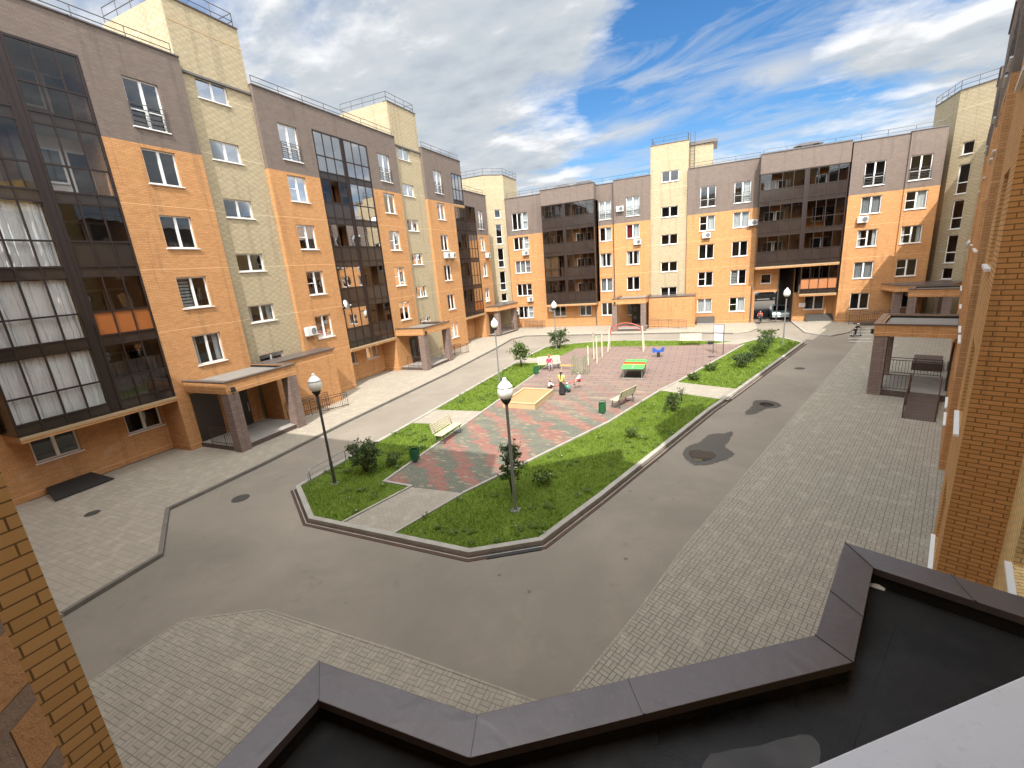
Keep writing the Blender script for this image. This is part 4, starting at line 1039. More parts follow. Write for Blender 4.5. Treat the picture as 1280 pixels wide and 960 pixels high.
for (a, c_) in (((.3, 2.75), (2.55, 4.35)), ((1.15, 3.4), (2.1, 5.4)), ((-1.9, 1.2), (-1.9, 2.2))):
    b = MB(); b.strip([a, c_], -.012, .012, 3.42, 3.437, M['bitumen']); b.build('lap_joint', o)
b = MB(); b.mesh([(2.02, 6.1, 3.434), (2.2, 6.04, 3.434), (2.24, 6.12, 3.45), (2.1, 6.18, 3.436), (2.13, 6.1, 3.475)], [(0, 1, 4), (1, 2, 4), (2, 3, 4), (3, 0, 4), (3, 2, 1, 0)], M['white'])
tag(b.build('plastic_scrap'), 'crumpled white scrap in the corner of the dark canopy roof', 'litter')
UA, UB = offset_poly(OUT, .283), offset_poly(OUT, .315)
b = MB()
for i in range(len(OUT) - 1): b.prism([UA[i], UA[i + 1], UB[i + 1], UB[i]], 3.2, ZC - .11, M['bitumen'])
b.build('upstand', o)
for i in range(len(OUT) - 1):
    a, c_, d_, e_ = Vector(OUT[i]), Vector(OUT[i + 1]), Vector(INN[i + 1]), Vector(INN[i])
    n = 2 if (c_ - a).length > 2.0 else 1
    for k in range(n):
        f0, f1 = k / n, (k + 1) / n
        if n == 2: f0, f1 = (0, .42) if k == 0 else (.42, 1)
        p0, p1, q1, q0 = a.lerp(c_, f0), a.lerp(c_, f1), e_.lerp(d_, f1), e_.lerp(d_, f0)
        b = MB(); zt0, zt1 = ZC + .035, ZC; zs = .0 if k == 0 else .0
        V = [(*p0, zt0 - .12), (*p1, zt0 - .12), (*q1, zt1 - .1), (*q0, zt1 - .1), (*p0, zt0), (*p1, zt0), (*q1, zt1), (*q0, zt1)]
        b.mesh(V, [(3, 2, 1, 0), (4, 5, 6, 7), (0, 1, 5, 4), (1, 2, 6, 5), (2, 3, 7, 6), (3, 0, 4, 7)], M['coping'])
        b.build('coping', o, bevel=.006)
        if True:
            s = MB(); u = (p1 - p0).normalized() * .012
            s.mesh([(*(p1 - u), zt0 + .001), (*(p1 + u), zt0 + .001), (*(q1 + u), zt1 + .001), (*(q1 - u), zt1 + .001), (*(p1 - u), zt0 + .012), (*(p1 + u), zt0 + .012), (*(q1 + u), zt1 + .012), (*(q1 - u), zt1 + .012)],
                   [(4, 5, 6, 7), (0, 1, 5, 4), (1, 2, 6, 5), (2, 3, 7, 6), (3, 0, 4, 7)], M['coping'])
            s.build('coping_seam', o)
# ------------------------------------------------------------------ ground
def sheet(name, poly, z, m, z0=None):
    b = MB()
    if z0 is None: b.face([(x, y, z) for x, y in poly], m)
    else: b.prism(poly, z0, z, m)
    return struct(b.build(name))
b = MB(); S = 600
b.face([(-S, -S, -.06), (S, -S, -.06), (S, S, -.06), (-S, S, -.06)], M['concrete']); struct(b.build('ground'))
sheet('road', [(-40, -14), (30, -14), (30, 120), (-40, 120)], 0, M['asphalt'])
KL = [(-15.0, -12), (-14.95, 3.8), (-15.2, 6.27), (-18.24, 8.15), (-18.23, 12.08), (-18.53, 17.39), (-18.73, 29.03), (-19.4, 40), (-19.9, 44.85), (-19.1, 46.95), (-14.92, 47.13), (-1.44, 47.44), (2.6, 46.6), (3.9, 47.3), (4.9, 49.5), (5.0, 54.0)]
sheet('left_sidewalk', [(-26, -12)] + KL + [(-23, 54.2), (-26, 50)], .1, M['pave_left'], -.02)
b = MB(); b.strip(KL[1:13], -.01, .12, 0, .125, M['kerb_dark']); struct(b.build('left_kerb'))
NPV = [(-11.9, -12), (-11.71, 3.01), (-11.61, 4.77), (-9.81, 5.72), (-5.78, 5.78), (-2.48, 5.72), (-2.2, 5.74), (-1.15, 8.62), (-.41, 10.97), (4.49, 24.24), (10.4, 39.9), (12.5, 46.0), (14.0, 50.0), (20, 52.6)]
sheet('near_pavement', NPV[:6] + [(-2.2, 5.74), (-1.9, -12)], .035, M['pave_near'], -.02)
sheet('right_pavement', [(-1.9, -12), (-2.2, 5.74)] + NPV[7:] + [(26, 52), (10, -12)], .035, M['pave_right'], -.02)
b = MB(); b.strip(NPV[:7], -.05, .003, 0, .044, M['path']); struct(b.build('near_kerb'))
b = MB(); b.strip(NPV[6:13], -.05, .003, 0, .042, M['path']); struct(b.build('right_kerb'))
sheet('archway_pavement', [(8.45, 53.9), (8.47, 46.5), (9.3, 45.1), (9.95, 44.6), (11.6, 46.3), (13.5, 50.5), (13.2, 52.35), (11.9, 53.95)], .1, M['path'], -.02)
b = MB(); b.strip([(8.4, 53.9), (8.42, 46.5), (9.3, 45.05), (9.95, 44.55)], -.02, .14, 0, .125, M['kerb']); struct(b.build('archway_kerb'))
# island
ISL = [(-14.62, 10.78), (-12.08, 9.12), (-5.89, 9.10), (-4.1, 10.22), (-3.0, 13.15), (.45, 23.05), (1.75, 26.3), (7.45, 41.35), (6.3, 43.9), (4.9, 43.6), (2.2, 42.4), (-5.0, 43.2), (-8.6, 43.1), (-11.6, 42.0), (-14.2, 39.9), (-14.5, 35.2), (-14.5, 18.1)]
sheet('island', ISL, .10, M['lawn'], -.02)
b = MB(); b.strip(ISL, -.02, .16, 0, .16, M['kerb'], closed=True); struct(b.build('island_kerb'))
GT = [(-14.9, 12.2), (-14.95, 10.75), (-12.15, 8.83), (-5.82, 8.80), (-3.92, 9.98), (-2.66, 12.75), (.74, 22.55), (7.7, 41.0)]
b = MB(); b.strip([ISL[16], ISL[0], ISL[1], ISL[2], ISL[3], ISL[4], ISL[5], ISL[6], ISL[7]][1:], -.23, -.03, 0, .02, M['gutter']); struct(b.build('gutter'))
b = MB(); b.strip([ISL[0], ISL[1], ISL[2], ISL[3], ISL[4], ISL[5], ISL[6], ISL[7]], -.135, -.105, 0, .034, M['kerb']); struct(b.build('gutter_edge'))
PL = [(-11.34, 12.05), (-9.94, 11.98), (-7.80, 12.1), (-4.19, 20.28), (-2.31, 26.12), (-1.48, 28.12), (3.07, 40.6), (2.0, 41.3), (-2.3, 41.0), (-7.97, 41.0), (-10.9, 40.4), (-11.35, 36.5)]
PL = [(-11.34, 12.05), (-9.94, 11.98), (-7.80, 12.1), (-4.19, 20.28), (-2.31, 26.12), (-1.48, 28.12), (3.07, 40.6), (.6, 41.0), (-2.2, 40.2), (-7.9, 40.0), (-10.9, 39.2), (-11.35, 35.5)]
sheet('playground_paving', PL, .118, M['play'])
b = MB(); b.strip([PL[1], PL[0], PL[11]], -.09, .02, .05, .16, M['kerb']); b.strip([PL[2], PL[3], PL[4], PL[5], PL[6]], -.09, .02, .05, .16, M['kerb']); struct(b.build('playground_kerb'))
sheet('entrance_path', [(-10.72, 9.2), (-8.7, 9.2), (-7.80, 12.1), (-9.94, 11.98)], .115, M['path'])
sheet('left_path', [(-14.5, 18.15), (-14.45, 20.45), (-11.36, 20.7), (-11.36, 18.5)], .116, M['path'])
sheet('far_left_path', [(-14.4, 34.9), (-11.36, 34.95), (-11.36, 33.1), (-14.4, 32.8)], .116, M['path'])
sheet('right_path', [(-2.31, 26.12), (-1.48, 28.12), (1.95, 26.9), (1.3, 24.7)], .116, M['path'])
sheet('far_path', [(.65, 41.0), (2.6, 40.6), (4.6, 43.4), (2.6, 42.4)], .116, M['path'])
b = MB(); b.strip([(-10.75, 9.2), (-9.96, 11.98)], 0, .08, .05, .15, M['kerb']); b.strip([(-8.72, 9.2), (-7.8, 12.1)], -.08, 0, .05, .15, M['kerb']); struct(b.build('path_kerb'))
# worn road paint beside the scooter rider
b = MB()
for (x, y) in ((11.35, 42.0), (11.6, 43.3), (12.2, 45.2), (12.6, 46.9), (13.0, 48.6)): b.box((x, y, .041), (1.5, .32, .004), M['roadpaint'], rad(-4))
o = struct(b.build('road_marking')); o['kind'] = 'structure'
# puddles
def blob(pts, n=3, jit=.05, seed=1):
    r = random.Random(seed); P = [Vector(p) for p in pts]
    for _ in range(n):
        Q = []
        for i in range(len(P)):
            a, c_ = P[i], P[(i + 1) % len(P)]; Q += [a * .75 + c_ * .25, a * .25 + c_ * .75]
        P = Q
    return [(p.x + r.uniform(-jit, jit) * .35, p.y + r.uniform(-jit, jit) * .35) for p in P]
W1 = [(-.7, 17.75), (-.34, 18.57), (.01, 18.76), (.24, 19.73), (.65, 20.05), (.95, 20.0), (1.36, 20.6), (1.13, 19.11), (.85, 18.6), (1.4, 17.9), (.73, 17.02), (.1, 16.48), (-.39, 16.57)]
sheet('puddle', blob(W1, 3, .12), .006, M['wet']); sheet('puddle', blob([(-.51, 17.79), (-.1, 18.05), (.15, 17.9), (.39, 17.99), (.66, 17.52), (.27, 17.0), (-.19, 16.8)]), .011, M['water'])
W2 = [(1.9, 22.9), (2.42, 24.3), (2.5, 25.2), (3.2, 25.45), (3.85, 24.61), (3.44, 24.07), (2.91, 23.9), (2.5, 23.0), (2.15, 22.77)]
sheet('puddle', blob(W2, 3, .12), .006, M['wet']); sheet('puddle', blob([(2.66, 24.6), (3.02, 25.07), (3.55, 24.5), (2.96, 24.09)]), .011, M['water'])
sheet('puddle', blob([(.1, 3.2), (.3, 3.33), (.62, 3.5), (.98, 3.75), (1.08, 3.66), (1.0, 3.4), (.75, 3.1), (.35, 2.85), (.05, 2.8)], 2, .015), 3.441, M['water'])

# ------------------------------------------------------------------ grass
def inside(p, poly):
    x, y = p; r = False; n = len(poly)
    for i in range(n):
        (x0, y0), (x1, y1) = poly[i], poly[i - 1]
        if (y0 > y) != (y1 > y) and x < (x1 - x0) * (y - y0) / (y1 - y0) + x0: r = not r
    return r
LAWN = [
 [(-14.4, 10.85), (-12.05, 9.35), (-10.85, 9.35), (-10.1, 11.85), (-11.45, 12.0), (-11.45, 18.4), (-14.35, 18.05)],
 [(-8.55, 9.35), (-5.95, 9.3), (-4.25, 10.35), (-3.15, 13.2), (.3, 23.1), (1.15, 24.65), (-2.2, 26.0), (-4.05, 20.2), (-7.65, 12.1)],
 [(-1.35, 28.1), (2.0, 27.0), (7.25, 41.3), (6.25, 43.7), (5.0, 43.4), (3.2, 40.6)],
 [(-14.35, 20.55), (-11.45, 20.75), (-11.45, 33.0), (-14.35, 32.7)],
 [(-14.35, 35.0), (-11.45, 35.05), (-11.4, 35.7), (-10.95, 39.3), (-7.9, 40.1), (-2.2, 40.3), (.5, 41.1), (2.0, 42.3), (-5, 43.0), (-8.6, 42.9), (-11.6, 41.8), (-14.05, 39.8)]]
rg = random.Random(3)
gb = MB(); gk = M['grass']
gm = gb.mi(gk)
from mathutils import noise as mn
for pi_, poly in enumerate(LAWN):
    xsb = [p[0] for p in poly]; ysb = [p[1] for p in poly]
    area = abs(sum(poly[i][0] * poly[(i + 1) % len(poly)][1] - poly[(i + 1) % len(poly)][0] * poly[i][1] for i in range(len(poly)))) / 2
    dens = (420, 420, 190, 190, 110)[pi_]
    cnt = int(area * dens); done = 0
    while done < cnt:
        x, y = rg.uniform(min(xsb), max(xsb)), rg.uniform(min(ysb), max(ysb))
        if not inside((x, y), poly): continue
        done += 1
        k = mn.noise((x * .9, y * .9, 0)) * .5 + .5
        k2 = mn.noise((x * 3.1, y * 3.1, 5))
        hgt = (.05 + .11 * k * rg.random()) * (1.5 if k2 > .28 else 1.0)
        if k < .3 and rg.random() < .5: continue
        a = rg.uniform(0, 2 * PI); wd = rg.uniform(.008, .018) * (1.0 if pi_ < 2 else 1.8); le = rg.uniform(.02, .09)
        dx, dy = math.cos(a), math.sin(a); i = len(gb.v)
        gb.v += [(x - dy * wd, y + dx * wd, .095), (x + dy * wd, y - dx * wd, .095), (x + dx * le, y + dy * le, .1 + hgt)]
        gb.f.append((i, i + 1, i + 2)); gb.m.append(gm)
struct(gb.build('grass'), 'stuff')
# broad-leaved weeds and clover heads in the grass
wb = MB(); fb = MB()
for pi_, poly, n in ((0, LAWN[0], 160), (1, LAWN[1], 520), (2, LAWN[2], 220), (3, LAWN[3], 160)):
    xsb = [p[0] for p in poly]; ysb = [p[1] for p in poly]
    for _ in range(n):
        x, y = rg.uniform(min(xsb), max(xsb)), rg.uniform(min(ysb), max(ysb))
        if not inside((x, y), poly): continue
        if mn.noise((x * .6, y * .6, 9)) < -.05: continue
        nl = rg.randint(4, 8); s = rg.uniform(.06, .15)
        for k in range(nl):
            a = 2 * PI * k / nl + rg.random(); t = rg.uniform(.3, 1.0); c_ = Vector((x + math.cos(a) * s * .7, y + math.sin(a) * s * .7, .12 + s * t * .7))
            u = Vector((math.cos(a), math.sin(a), .5)).normalized() * s * .6; v = Vector((-math.sin(a), math.cos(a), 0)) * s * .3
            wb.face([c_ - u, c_ + v, c_ + u, c_ - v], M['leaf_light'])
        if rg.random() < .10: fb.box((x + .1, y, .2), (.025, .025, .02), M['flower'], rg.random())
struct(wb.build('lawn_weeds'), 'stuff'); struct(fb.build('clover_flowers'), 'stuff')

# ------------------------------------------------------------------ shrubs
def shrub(name, label, x, y, h, r, n, mat='leaf', z=.1, leaf=.09, shape='round', cat='shrub', group=None, seed=0, sparse=0.0):
    o = empty(name, label, cat, (x, y, z), 0, group); r_ = random.Random(seed + 11)
    st = MB(); tips = []
    ns = 5 if shape != 'sapling' else 3
    for k in range(ns):
        a = 2 * PI * k / ns + r_.random(); lean = r * (.75 if shape == 'round' else .4)
        top = Vector((math.cos(a) * lean, math.sin(a) * lean, h * r_.uniform(.75, .98)))
        mid = top * .5 + Vector((0, 0, h * .08)); st.tube([(0, 0, -.05), mid, top], [.018 * h + .006, .012 * h + .004, .004], M['bark'], 6)
        for q in range(5):
            t = r_.uniform(.3, 1); p = (mid * (1 - abs(t - .5) * 2)) + (top * max(0, t - .5) * 2)
            e = p + Vector((r_.uniform(-1, 1), r_.uniform(-1, 1), r_.uniform(-.1, .7))) * r * .55
            st.tube([p, e], [.008, .003], M['bark'], 4); tips.append(e)
        tips.append(top)
    st.build('stem', o, smooth=True)
    fo = MB(); m = M[mat]
    cl = []
    for k in range(26):
        if shape == 'round':
            a = r_.uniform(0, 2 * PI); zz = r_.uniform(.12, .95); rr = r * math.sqrt(max(.05, 1 - ((zz - .48) / .58) ** 2)) * r_.uniform(.35, 1.05)
        elif shape == 'sapling':
            a = r_.uniform(0, 2 * PI); zz = r_.uniform(.38, 1.0); rr = r * (1.05 - abs(zz - .68) * 1.3) * r_.uniform(.2, 1.1)
        else:
            a = r_.uniform(0, 2 * PI); zz = r_.uniform(.15, 1.0); rr = r * (1.0 - .75 * zz) * r_.uniform(.2, 1.1) + .05
        cl.append((Vector((math.cos(a) * rr, math.sin(a) * rr, zz * h)), r_.uniform(.14, .30) * r))
    cl += [(t, r_.uniform(.1, .2) * r) for t in tips]
    for _ in range(n):
        c_, s = r_.choice(cl)
        if r_.random() < sparse * .3: continue
        d = Vector((r_.gauss(0, 1), r_.gauss(0, 1), r_.gauss(0, .8))) * s * .75
        p = c_ + d
        if p.z < .04: continue
        sz = leaf * r_.uniform(.55, 1.25); u = Vector((r_.gauss(0, 1), r_.gauss(0, 1), r_.gauss(.1, .7))).normalized(); v = u.orthogonal().normalized()
        v = (v * math.cos(r_.uniform(0, 6)) + u.cross(v) * math.sin(r_.uniform(0, 6))).normalized()
        fo.face([p - u * sz, p + v * sz * .45 + Vector((0, 0, sz * .1)), p + u * sz, p - v * sz * .45 + Vector((0, 0, sz * .1))], m)
    fo.build('foliage', o)
    return o
shrub('shrub', 'dense round dark green shrub on the near left lawn beside the street lamp', -12.65, 12.6, 1.35, .66, 1900, leaf=.065, seed=1)
shrub('young_tree', 'tall leafy sapling with two side branches right behind the nearest street lamp', -6.0, 12.5, 1.8, .52, 750, leaf=.075, shape='sapling', cat='tree', seed=2)
shrub('young_tree', 'pale loose sapling on the left lawn strip near the occupied bench', -13.3, 31.4, 1.85, .75, 1400, 'leaf_light', leaf=.09, shape='sapling', cat='tree', seed=3)
shrub('shrub', 'upright dark green shrub on the far left corner of the lawn by a lamp post', -12.6, 39.3, 1.75, .8, 1700, leaf=.09, seed=4)
shrub('shrub', 'small spiky shrub on the big lawn beside the concrete cross path', -1.35, 22.4, 1.0, .45, 650, leaf=.065, shape='cone', seed=5)
shrub('shrub', 'bare twiggy shoot at the edge of the cross path near the back-turned bench', -1.0, 24.2, .8, .25, 60, leaf=.05, shape='cone', seed=6)
shrub('shrub', 'tiny low bush alone in the middle of the big lawn', -2.85, 18.5, .42, .25, 260, 'leaf_light', leaf=.05, seed=7)
shrub('shrub', 'low pale leafy sprout in the sunlit grass just right of the nearest lamp', -5.2, 13.5, .45, .38, 200, 'leaf_light', leaf=.07, seed=8)
shrub('shrub', 'low dark bush on the near left lawn between the round shrub and the bin', -11.9, 13.5, .5, .35, 300, leaf=.06, seed=9)
LBL2 = ['dark bushy shrub nearest the road kerb on the far right lawn', 'middle shrub of the row on the far right lawn, broad and leafy', 'tallest shrub on the far right lawn beside the lamp post',
        'shrub at the far tip of the right lawn before the archway', 'small shrub between two larger ones on the far right lawn', 'low clump at the playground edge of the far right lawn', 'lowest tuft at the near corner of the far right lawn']
for i, (x, y, hh_, rr) in enumerate(((2.3, 32.4, .95, .6), (3.6, 35.6, 1.1, .75), (4.2, 37.4, 1.45, .7), (4.9, 41.6, 1.2, .75), (3.0, 34.0, .8, .5), (.5, 31.3, .5, .4), (-.5, 28.7, .45, .4))):
    shrub('shrub', LBL2[i], x, y, hh_ * .85, rr * .82, int(560 * rr / .6), 'leaf' if i in (0, 2, 4) else 'leaf_light', leaf=.085, seed=20 + i, group='shrubs on the far right lawn')

# ------------------------------------------------------------------ street furniture
def street_lamp(x, y, label, mat='metal', tilt=0):
    o = empty('street_lamp', label, 'street lamp', (x, y, .1), 0, 'globe street lamps round the yard')
    b = MB(); b.lathe([(.10, -.02), (.10, .015), (.062, .03), (.058, 1.0), (.05, 1.04), (.046, 3.62), (.06, 3.64), (.05, 3.67)], M[mat], seg=14); b.build('pole', o, smooth=False)
    b = MB(); b.box((0, 0, .006), (.3, .3, .03), M['metal']); b.build('base_plate', o)
    b = MB(); b.lathe([(.05, 3.66), (.10, 3.70), (.155, 3.79), (.165, 3.82), (.03, 3.83)], M['black'], seg=16); b.build('collar', o, smooth=True)
    b = MB(); b.lathe([(.12, 3.825), (.19, 3.88), (.235, 3.98), (.25, 4.08), (.235, 4.17), (.215, 4.215)], M['lampglass'], seg=22); b.build('globe', o, smooth=True)
    b = MB(); b.lathe([(.228, 4.205), (.235, 4.22), (.225, 4.24), (.16, 4.33), (.09, 4.40), (.06, 4.44), (.065, 4.47), (.045, 4.50), (.01, 4.515)], M['lampglass'], seg=22); b.build('lamp_cap', o, smooth=True)
    b = MB(); b.lathe([(.232, 4.198), (.238, 4.205), (.234, 4.213)], M['black'], seg=22); b.build('seam_ring', o)
    return o
street_lamp(-5.49, 11.57, 'nearest globe street lamp, on the lawn corner in the middle foreground')
street_lamp(-13.25, 11.45, 'globe street lamp on the left lawn opposite the pillared entrance porch', 'steel_dark')
street_lamp(-13.22, 27.05, 'globe street lamp on the left lawn strip, its pale pole by the long kerb')
street_lamp(5.92, 40.7, 'globe street lamp on the far right lawn in front of the archway')
street_lamp(-12.75, 38.9, 'farthest globe street lamp, behind the dark shrub before the far facade')

def bench(x, y, rz, label):
    o = empty('bench', label, 'bench', (x, y, .12), rz, 'cream slatted benches round the playground')
    b = MB()
    for i in range(5): b.box((0, -.22 + i * .095, .44 + .008 * (i - 2) ** 2 * .5), (1.75, .075, .035), M['bench'])
    b.build('seat', o, bevel=.006)
    b = MB(); T = Matrix.Rotation(rad(-14), 3, 'X')
    for i in range(5): b.box((0, .27 + i * .026, .54 + i * .092), (1.75, .03, .078), M['bench'], 0, T)
    b.build('backrest', o, bevel=.006)
    for x0 in (-.7, .7):
        b = MB(); b.tube([(x0, -.24, 0), (x0, -.2, .40), (x0, .2, .41), (x0, .25, .5), (x0, .4, .93)], .024, M['bench_leg'], 6); b.tube([(x0, .26, 0), (x0, .18, .40)], .024, M['bench_leg'], 6)
        b.tube([(x0, -.24, .02), (x0, .26, .02)], .016, M['bench_leg'], 6); b.build('leg', o)
    return o
bench(-11.15, 16.7, rad(90) - rad(2), 'cream slatted bench facing the red and green pavers, half in shade, nearest the camera')
bench(-3.95, 23.15, rad(-111.3), 'cream bench seen from behind on the playground edge with a white bag on it')
bench(-10.75, 30.9, rad(28), 'cream bench on the left playground edge with a seated person in pink')
bench(-1.05, 40.5, rad(180) * 0, 'farthest cream bench, alone at the back edge of the playground')

def bin_(x, y, label, rz=0):
    o = empty('litter_bin', label, 'litter bin', (x, y, .12), rz, 'green litter bins by the benches')
    b = MB(); b.lathe([(.13, .10), (.17, .13), (.185, .40), (.18, .58), (.165, .585), (.155, .30)], M['green'], seg=14); b.build('bucket', o, smooth=False)
    b = MB()
    for s in (-.205, .205): b.tube([(s, 0, 0), (s, 0, .62)], .016, M['green'], 6)
    b.tube([(-.205, 0, .62), (-.12, 0, .72), (.12, 0, .72), (.205, 0, .62)], .016, M['green'], 6); b.tube([(-.205, 0, .35), (.205, 0, .35)], .012, M['green'], 6)
    b.box((0, 0, .012), (.5, .2, .02), M['concrete']); b.build('stand', o)
    for k in range(10):
        pass
    return o
bin_(-11.15, 13.95, 'dark green litter bin beside the nearest bench at the lawn edge', .4)
bin_(-4.7, 21.4, 'bright green litter bin next to the bench seen from behind', .8)
bin_(-11.2, 29.15, 'green litter bin beside the bench with the seated person', .2)

# low hoop fence on the kerb
o = empty('hoop_fence', 'low white pipe hoop fence on the kerb by the left street lamp', 'fence', (0, 0, 0))
b = MB()
A_, B_ = Vector((-14.45, 11.35, .12)), Vector((-14.42, 13.3, .12)); up = Vector((0, 0, .48))
b.tube([A_, A_ + up * .92, A_ + up + Vector((0, .08, 0)), B_ + up - Vector((0, .08, 0)), B_ + up * .92, B_], .02, M['metal'], 8); b.tube([A_ + up * .5, B_ + up * .5], .014, M['metal'], 8)
b.build('hoop', o)
C_ = Vector((-14.0, 10.75, .12)); b = MB(); b.tube([A_ + Vector((.02, -.1, 0)), A_ + up * .9 + Vector((.02, -.1, 0)), C_ + up * .5, C_], .014, M['metal'], 6); b.build('stay', o)

# drain grate, manhole covers
b = MB(); K0, K1 = Vector((-5.89, 9.10)), Vector((-4.1, 10.22)); a0, a1 = K0.lerp(K1, .22), K0.lerp(K1, .97); dd = (a1 - a0); nn_ = Vector((dd.y, -dd.x)).normalized()
b.prism([tuple(a0), tuple(a1), tuple(a1 + nn_ * .26), tuple(a0 + nn_ * .26)], .0, .026, M['black'])
for k in range(30):
    p = a0 + dd * (k + .5) / 30 + nn_ * .13; b.box((p.x, p.y, .027), (.022, .24, .012), M['steel_dark'], math.atan2(dd.y, dd.x))
tag(b.build('drain_grate'), 'long slotted drain grate at the foot of the near lawn kerb', 'drain grate')
def manhole(x, y, z, r, label):
    b = MB(); b.lathe([(r, -.01), (r, .006), (r * .9, .008), (r * .88, .004), (.02, .006)], M['steel_dark'], seg=20); o = b.build('manhole_cover', None, (x, y, z)); tag(o, label, 'manhole cover', 'manhole covers')
manhole(-16.3, 9.6, .004, .32, 'dark manhole cover in the left road near the low pipe fence')
manhole(5.8, 32.7, .004, .30, 'dark manhole cover in the sunlit side of the right road before the archway')
manhole(-21.0, 7.0, .104, .24, 'faint manhole cover in the left sidewalk near the black cellar hatch')
b = MB(); b.box((.6, 35.7, .125), (.5, .5, .012), M['steel_dark'], .3); tag(b.build('drain_cover'), 'square dark drain cover on the playground under the notice board', 'drain cover')

# sloping cellar hatches
def hatch(P, z0, z1, label, mat='black'):
    o = empty('cellar_hatch', label, 'cellar hatch', (0, 0, 0), 0, 'sloping cellar hatches along the walls')
    (a, b_, c_, d_) = P; m = MB()
    m.mesh([(*a, .1), (*b_, .1), (*c_, .1), (*d_, .1), (*a, z1 - .04), (*b_, z1 - .04), (*c_, z0 - .03), (*d_, z0 - .03)], [(0, 1, 2, 3), (0, 1, 5, 4), (1, 2, 6, 5), (2, 3, 7, 6), (3, 0, 4, 7), (4, 5, 6, 7)], M['concrete']); m.build('kerb_wall', o)
    m = MB(); k = [Vector(q) for q in P]; cen = (k[0] + k[1] + k[2] + k[3]) / 4; k = [cen + (q - cen) * 1.06 for q in k]
    m.mesh([(*k[0], z1 - .035), (*k[1], z1 - .035), (*k[2], z0 - .025), (*k[3], z0 - .025), (*k[0], z1), (*k[1], z1), (*k[2], z0 + .01), (*k[3], z0 + .01)], [(3, 2, 1, 0), (4, 5, 6, 7), (0, 1, 5, 4), (1, 2, 6, 5), (2, 3, 7, 6), (3, 0, 4, 7)], M[mat]); m.build('lid', o)
hatch([(-25.2, 7.35), (-25.2, 8.8), (-23.95, 9.0), (-23.95, 7.1)], .16, .42, 'black sloping hatch lid against the wall under the near left balconies')
hatch([(-.75, 53.5), (1.0, 53.5), (1.0, 52.7), (-.75, 52.7)], .35, .9, 'grey hatch against the far wall between the low hall and the archway', 'steel_dark')
hatch([(9.7, 53.9), (11.9, 53.9), (12.3, 52.9), (9.7, 52.9)], .25, .8, 'grey hatch under the window just right of the archway', 'steel_dark')

# ------------------------------------------------------------------ playground
o = empty('table_tennis_table', 'green outdoor table tennis table with a red and orange stripe across the middle', 'table tennis table', (-4.25, 29.75, .118), rad(1))
b = MB(); b.box2(-.72, .72, -1.35, -.16, .70, .76, M['tt_green']); b.build('tabletop', o, bevel=.008)
b = MB(); b.box2(-.72, .72, .16, 1.35, .70, .76, M['tt_green']); b.build('tabletop', o, bevel=.008)
b = MB(); b.box2(-.72, .72, -.155, .0, .70, .762, M['tt_orange']); b.build('stripe', o)
b = MB(); b.box2(-.72, .72, .003, .155, .70, .85, M['tt_red']); b.build('net', o)
b = MB()
b.box2(-.722, .722, -1.352, -1.33, .764, .766, M['white']); b.box2(-.01, .01, -1.32, -.17, .764, .766, M['white']); b.build('line', o)
for x0 in (-.6, .6):
    for y0 in (-1.15, 1.15):
        b = MB(); b.tube([(x0, y0, 0), (x0, y0, .70)], .025, M['metal'], 6); b.build('leg', o)
b = MB(); b.box2(-.62, .62, -.9, .9, .0, .012, M['black']); b.box2(-.72, .72, -1.2, -1.08, .0, .05, M['concrete']); b.tube([(-.6, -1.15, .3), (-.6, 1.15, .3)], .02, M['metal'], 6); b.tube([(.6, -1.15, .3), (.6, 1.15, .3)], .02, M['metal'], 6); b.build('base', o)  # black ground sheet stands for the shade under the table

o = empty('sandbox', 'square wooden sandbox with pale boards and orange sand on the playground', 'sandbox', (-9.4, 23.0, .118), rad(-2))
b = MB(); b.box2(-.92, .92, -1.4, 1.4, 0, .27, M['sand'])
b.build('sand', o)
for (x0, x1, y0, y1) in ((-1.0, 1.0, -1.5, -1.4), (-1.0, 1.0, 1.4, 1.5), (-1.0, -.92, -1.4, 1.4), (.92, 1.0, -1.4, 1.4)):
    b = MB(); b.box2(x0, x1, y0, y1, 0, .16, M['wood']); b.box2(x0, x1, y0, y1, .165, .30, M['wood']); b.box2(x0 - .02, x1 + .02, y0 - .02, y1 + .02, .303, .335, M['wood']); b.build('side_board', o)

o = empty('swing_frame', 'swing frame with cream A-shaped posts and a red arched top bar', 'swing', (-6.15, 38.1, .118))
for s in (-1, 1):
    for f in (-.45, .45):
        b = MB(); b.tube([(s * 1.5, f, 0), (s * 1.36, 0, 2.1)], .05, M['cream'], 8); b.build('post', o)
b = MB(); b.tube([(-1.36 + 2.72 * k / 10, 0, 1.98 + .42 * math.sin(PI * k / 10)) for k in range(11)], .035, M['red'], 8); b.tube([(-1.36 + 2.72 * k / 10, 0, 1.72 + .42 * math.sin(PI * k / 10)) for k in range(11)], .025, M['red'], 8)
for s in (-1.33, 1.33): b.box((s, 0, 1.75), (.12, .1, .5), M['red'])
b.build('top_arch', o)
o = empty('pull_up_bars', 'group of four cream posts with green pull-up bars at rising heights', 'exercise bars', (0, 0, .118))
PP = [(-8.13, 32.5, 1.4), (-7.6, 33.17, 2.0), (-8.18, 34.65, 2.05), (-7.66, 35.39, 1.8)]
for i, (x, y, hh_) in enumerate(PP):
    b = MB(); b.tube([(x, y, 0), (x, y, hh_)], .055, M['cream'], 8)
    b.tube([(x, y, hh_), (x, y, hh_ + .08)], .06, M['red'] if i == 2 else M['cream'], 8); b.build('post', o)
for i in range(3):
    (x0, y0, h0), (x1, y1, h1) = PP[i], PP[i + 1]; b = MB(); z = min(h0, h1) - .08; b.tube([(x0, y0, z), (x1, y1, z)], .02, M['climb'], 6); b.build('bar', o)
